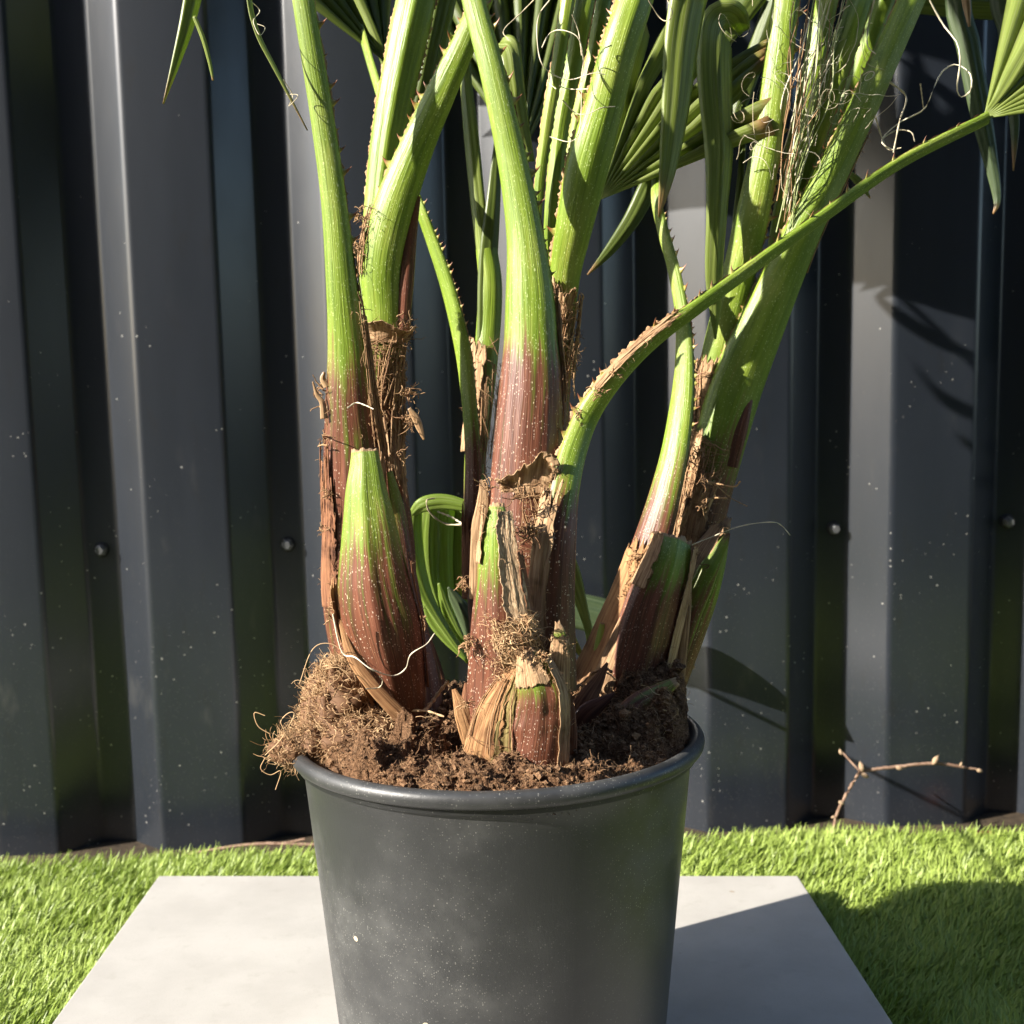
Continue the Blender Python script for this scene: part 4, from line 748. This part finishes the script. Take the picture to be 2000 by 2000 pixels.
husk(C3, C, 1335, 1060, 70, 200, .0010, .001, .04, 'husk_orange'); husk(C3, C, 1300, 1050, 0, 50, .001, .001, .05, 'husk_red')
C6 = Stalk([(1232, 1330, 90, .775, 1.2), (1268, 1230, 96, .775, .8), (1300, 1140, 98, .770, .5), (1330, 1070, 78, .768, .3), (1356, 1015, 42, .768, .4), (1374, 980, 10, .768, .9)], rot=12, th=.6, n=44).build('cut_leaf_base', C, cap=.006, cutlen=3, speck=1.)
husk(C6, C, 1190, 995, 80, 185, .0008, .001, .05, 'husk', fl_side=.001)
Stalk([(1262, 1270, 44, .762, .9), (1296, 1165, 50, .758, .6), (1332, 1085, 40, .758, .35), (1362, 1030, 22, .76, .4), (1376, 1006, 5, .76, .9)], rot=8, th=.35, n=40, rough=.04).build('pointed_sheath', C, speck=.6)
C7 = Stalk([(1150, 1390, 50, .715, 1.2), (1185, 1350, 52, .712, .9), (1215, 1322, 44, .712, .55), (1248, 1303, 32, .713, .45), (1276, 1286, 18, .714, .4)], rot=10, th=.6, n=30).build('cut_leaf_base', C, cap=.003, cutlen=2, speck=.3)
for pts, mt in [([(1070, 1390, 40, .71, 1), (1100, 1330, 40, .708, 1), (1128, 1285, 24, .71, 1), (1146, 1250, 5, .712, 1)], 'husk_red'), ([(1120, 1330, 50, .735, 1), (1160, 1230, 40, .735, 1), (1195, 1140, 26, .737, 1), (1215, 1060, 6, .74, 1)], 'husk'), ([(1270, 1330, 40, .748, 1), (1280, 1230, 34, .748, 1), (1290, 1130, 30, .748, 1), (1302, 1040, 6, .75, 1)], 'husk')]:
    Stalk(pts, rot=5, th=.25, back=.1, n=40, rough=.05).build('pointed_sheath', C, mat=M[mt])
C8 = Stalk([(1120, 1300, 24, .75, 1.), (1128, 1250, 26, .75, .5), (1133, 1205, 18, .75, -.2), (1136, 1176, 9, .75, -.2)], th=.5, n=24).build('shoot', C, cap=.002, speck=0.)
husk(C1, C, 1060, 830, 130, 182, .0022, .002, .03, 'husk', fl_side=.001, low=.02)
husk(C1, C, 1060, 950, 80, 125, .003, .003, .04, 'husk')
net(C1, C, 1050, 830, 85, 185, 60, 70, .003, .00030, 25, fuzz=50)
husk(C2, C, 800, 690, 90, 180, .0016, .002, .04, 'husk'); net(C2, C, 820, 690, 60, 180, 20, 24, .0024, .0003, 20, fuzz=24)
for xy, d, kk, L, Y in [((1310, 850), (14, 10), 14, 46, .765), ((1330, 905), (30, 4), 12, 60, .755), ((1325, 955), (24, -8), 10, 46, .755), ((1300, 1040), (10, -14), 26, 28, .745), ((1200, 1050), (-16, -6), 20, 24, .745), ((1192, 1085), (-14, 0), 20, 16, .745), ((1178, 1120), (-12, 2), 18, 13, .745), ((1100, 1300), (-8, -12), 26, 40, .725), ((1090, 1340), (0, -16), 34, 40, .72), ((1370, 990), (4, -8), 12, 14, .77), ((1340, 1070), (-10, 0), 12, 28, .76)]:
    tuft(C, xy, Y, d, kk, L)
thr(C, [(1300, 1030), (1345, 1012), (1400, 992), (1455, 985), (1475, 992), (1491, 1010)], .755, 1.8)
for pts, Y, w in [([(1322, 905), (1350, 912), (1385, 918), (1397, 908)], .755, 4), ([(1350, 914), (1380, 940), (1410, 955)], .755, 2.2), ([(1325, 950), (1345, 940), (1372, 940)], .755, 5), ([(1185, 1330), (1205, 1350), (1232, 1346), (1250, 1325)], .705, 3), ([(1085, 1300), (1110, 1275), (1140, 1262), (1155, 1268)], .72, 8), ([(1130, 1265), (1150, 1272), (1160, 1282)], .72, 4)]:
    thr(C, pts, Y, w, mat='fibre', name='loose_fibre')
Ct = Stalk([(1080, 1400, 26, .705, 1.2), (1105, 1350, 40, .705, 1.2), (1140, 1322, 20, .705, 1.1), (1158, 1308, 4, .705, 1.)], th=.3, n=20).build('sheath_scrap', C, speck=0.)
for pts, sp_ in [([(1385, 780, 16, .805), (1440, 600, 18, .80), (1470, 430, 32, .785), (1508, 250, 38, .775), (1548, 60, 40, .77), (1572, -60, 40, .77), (1620, -320, 30, .80)], .1), ([(1395, 740, 16, .81), (1470, 520, 16, .815), (1505, 360, 36, .79), (1560, 190, 44, .78), (1620, 10, 46, .775), (1645, -60, 42, .80), (1730, -330, 30, .80)], .2), ([(1400, 720, 14, .82), (1500, 470, 14, .83), (1540, 340, 30, .825), (1598, 190, 38, .82), (1660, 20, 40, .82), (1690, -60, 40, .82), (1780, -320, 30, .82)], .2)]:
    q = Stalk(pts, rot=10, th=.7, keel=.08, n=50).build('young_petiole', C, speck=sp_); margin(q, 1, 420, -40, 3); margin(q, -1, 420, -40, 3)
# bundles of shredded leaf fibre between the petioles
for mt, k, xa, xb in [('thread', 12, 1482, 1560), ('fibre', 8, 1474, 1535), ('greenfibre', 14, 1486, 1570)]:
    b = Bag(); t = np.linspace(0, 1, 16)
    O0 = np.array([P(xa+rng.normal()*9, 400+rng.uniform(-140, 40), .768) for _ in range(k)]); O1 = np.array([P(xb+rng.normal()*18, -20+rng.uniform(-30, 140), .755+rng.normal()*.008) for _ in range(k)])
    pts = O0[:, None]*(1-t)[None, :, None]+O1[:, None]*t[None, :, None] + np.stack([catmull(rng.normal(size=(4, 3))*.0045, 16) for _ in range(k)])*np.sin(t*math.pi)[None, :, None]
    b.tubes(pts, rng.uniform(.00015, .00045, (k, 1)), 4); b.build('leaf_fibres', M[mt], C, kind='stuff')
b = Bag(); k = 60; xy = np.stack([rng.uniform(1385, 1640, k), rng.uniform(0, 330, k)], 1); O = np.array([P(x, y, .762+rng.normal()*.014) for x, y in xy]); b.tubes(*curls(O, rng.normal(size=(k, 3))*np.array([1, .5, 1]), rng.uniform(.02, .06, k), 18, .6, rng.uniform(.00014, .00028, k), .3, 1.0), 4); b.build('curly_threads', M['thread'], C, kind='stuff')
for pts, w in [([(1340, 0), (1420, 150), (1510, 270), (1530, 400), (1510, 550), (1540, 610), (1600, 560), (1590, 460), (1500, 405), (1410, 460), (1350, 590), (1300, 690), (1150, 770), (1040, 870), (1060, 920), (1110, 940)], 3.2), ([(1090, 515), (1190, 610), (1150, 760), (1110, 960)], 4), ([(995, 725), (1040, 870), (1080, 940), (1160, 930)], 3), ([(1280, 525), (1300, 680)], 3), ([(1040, 870), (1130, 820), (1220, 830), (1245, 890)], 3), ([(990, 0), (950, 180), (950, 290), (1000, 340)], 3)]:
    thr(C, pts, .77, w, f=c4)
strip(C, [(1975, -630, 14, .80), (1880, -350, 44, .84), (1812, -30, 46, .86), (1830, 90, 42, .86), (1850, 200, 38, .86), (1870, 300, 26, .86), (1882, 375, 14, .86), (1874, 404, 2, .86)], 'leaf_grey', rot=12, fold=.4)
strip(C, [(1985, -630, 12, .80), (1930, -330, 36, .85), (1886, -30, 36, .87), (1900, 60, 33, .87), (1906, 170, 24, .87), (1914, 240, 16, .87), (1912, 322, 2, .87)], 'leaf_grey', rot=-10)
strip(C, [(1660, 8, 24, .92), (1740, 14, 34, .92), (1840, 22, 38, .92), (1960, 26, 38, .92)], 'leaf', rot=-30, tip=False)
strip(C, [(1600, 325, 8, .84), (1622, 345, 14, .84), (1642, 374, 2, .84)], 'leaf_pale'); strip(C, [(1818, -30, 14, .85), (1824, 10, 14, .85), (1829, 50, 4, .85)], 'leaf_dry')
for k, pts in enumerate([[(1330, 120, 20, .90), (1370, 60, 40, .90), (1420, -20, 60, .90)], [(1350, 330, 14, .90), (1390, 200, 34, .90), (1440, 60, 40, .90), (1470, -30, 40, .90)], [(1340, 60, 20, .91), (1300, 20, 40, .91), (1260, -40, 50, .91)]]):
    strip(C, pts, 'leaf', rot=15, tip=False)
strip(C, [(1372, 560, 10, .79), (1388, 420, 12, .79), (1400, 300, 12, .79), (1404, 200, 10, .79)], 'leaf', tip=False)
fan(C, P(1570, -680, .90), (.05, .35, .9), (0, -.8, .6), 22, 170, .36, .5, .8)
fan(C, P(1980, -640, .79), (.5, .1, .8), (-.2, -.7, .6), 22, 170, .36, .5, .8)
fan(C, P(1310, -140, .95), (-.35, .25, .85), (-.75, -.45, .45), 18, 160, .32, .55, .4)

# ================================================================== small things
def twig(name, label, cat, paths, Y, mat='bark', buds=()):
    o = empty(name, P(paths[0][0][0], paths[0][0][1], Y), label, cat); b = Bag()
    for k, p in enumerate(paths):
        c = catmull([list(P(x, y, Y+(q[0] if q else 0))) + [w*mpp(Y)*.30] for (x, y, w, *q) in p], 40); c[:, :3] += rng.normal(size=(40, 3))*.00015
        bb = Bag(); bb.tubes(c[None, :, :3], c[None, :, 3], 8); bb.build('stem' if k == 0 else 'branch', M[mat], o)
    for (x, y, s, dx, dy) in buds:
        c0_ = P(x, y, Y-.004); d_ = nrm(P(x+dx, y+dy, Y-.004)-c0_); t = np.linspace(0, 1, 8); r = np.sin(np.clip(t*1.05+.08, 0, 1)*math.pi)**.7*s*mpp(Y)*.22
        bb = Bag(); bb.tubes((c0_+d_*(t*s*.85*mpp(Y))[:, None])[None], r[None], 8); bb.build('bud', M['bud'], o)
twig('dry_twig', 'thin bare twig with pale buds beside the fence', 'twig', [[(1566, 1590, 9), (1578, 1540, 10), (1592, 1508, 10), (1622, 1455, 11)], [(1622, 1455, 11), (1680, 1448, 11), (1760, 1440, 10), (1810, 1446, 9), (1852, 1453, 6)], [(1628, 1462, 7), (1608, 1440, 6, .02), (1590, 1420, 5, .03)]], 1.19,
     buds=[(1588, 1424, 16, -3, -8), (1628, 1455, 26, -6, -20), (1625, 1460, 22, 14, 6), (1582, 1512, 18, 16, 8), (1760, 1442, 26, 10, -16), (1690, 1448, 20, 16, 2), (1812, 1446, 12, 2, -8), (1576, 1540, 12, -8, 3), (1842, 1452, 18, 12, 4)])
twig('fallen_stick', 'reddish bare stick lying behind the turf left of the pot', 'stick', [[(355, 1612, 7), (420, 1600, 11), (500, 1592, 12), (600, 1594, 12)], [(500, 1592, 8), (540, 1590, 8), (575, 1583, 8)]], 1.195)
bp = P(1878, 1598, 1.20); bk = box_bevel('brick', [bp+np.array(v) for v in ((-.012, -.01, .008), (.012, -.01, .008), (.012, .03, .008), (-.012, .03, .008))], .07, .002, M['brick'])
bk['label'] = 'small red brick corner in the gap below the fence'; bk['category'] = 'brick'
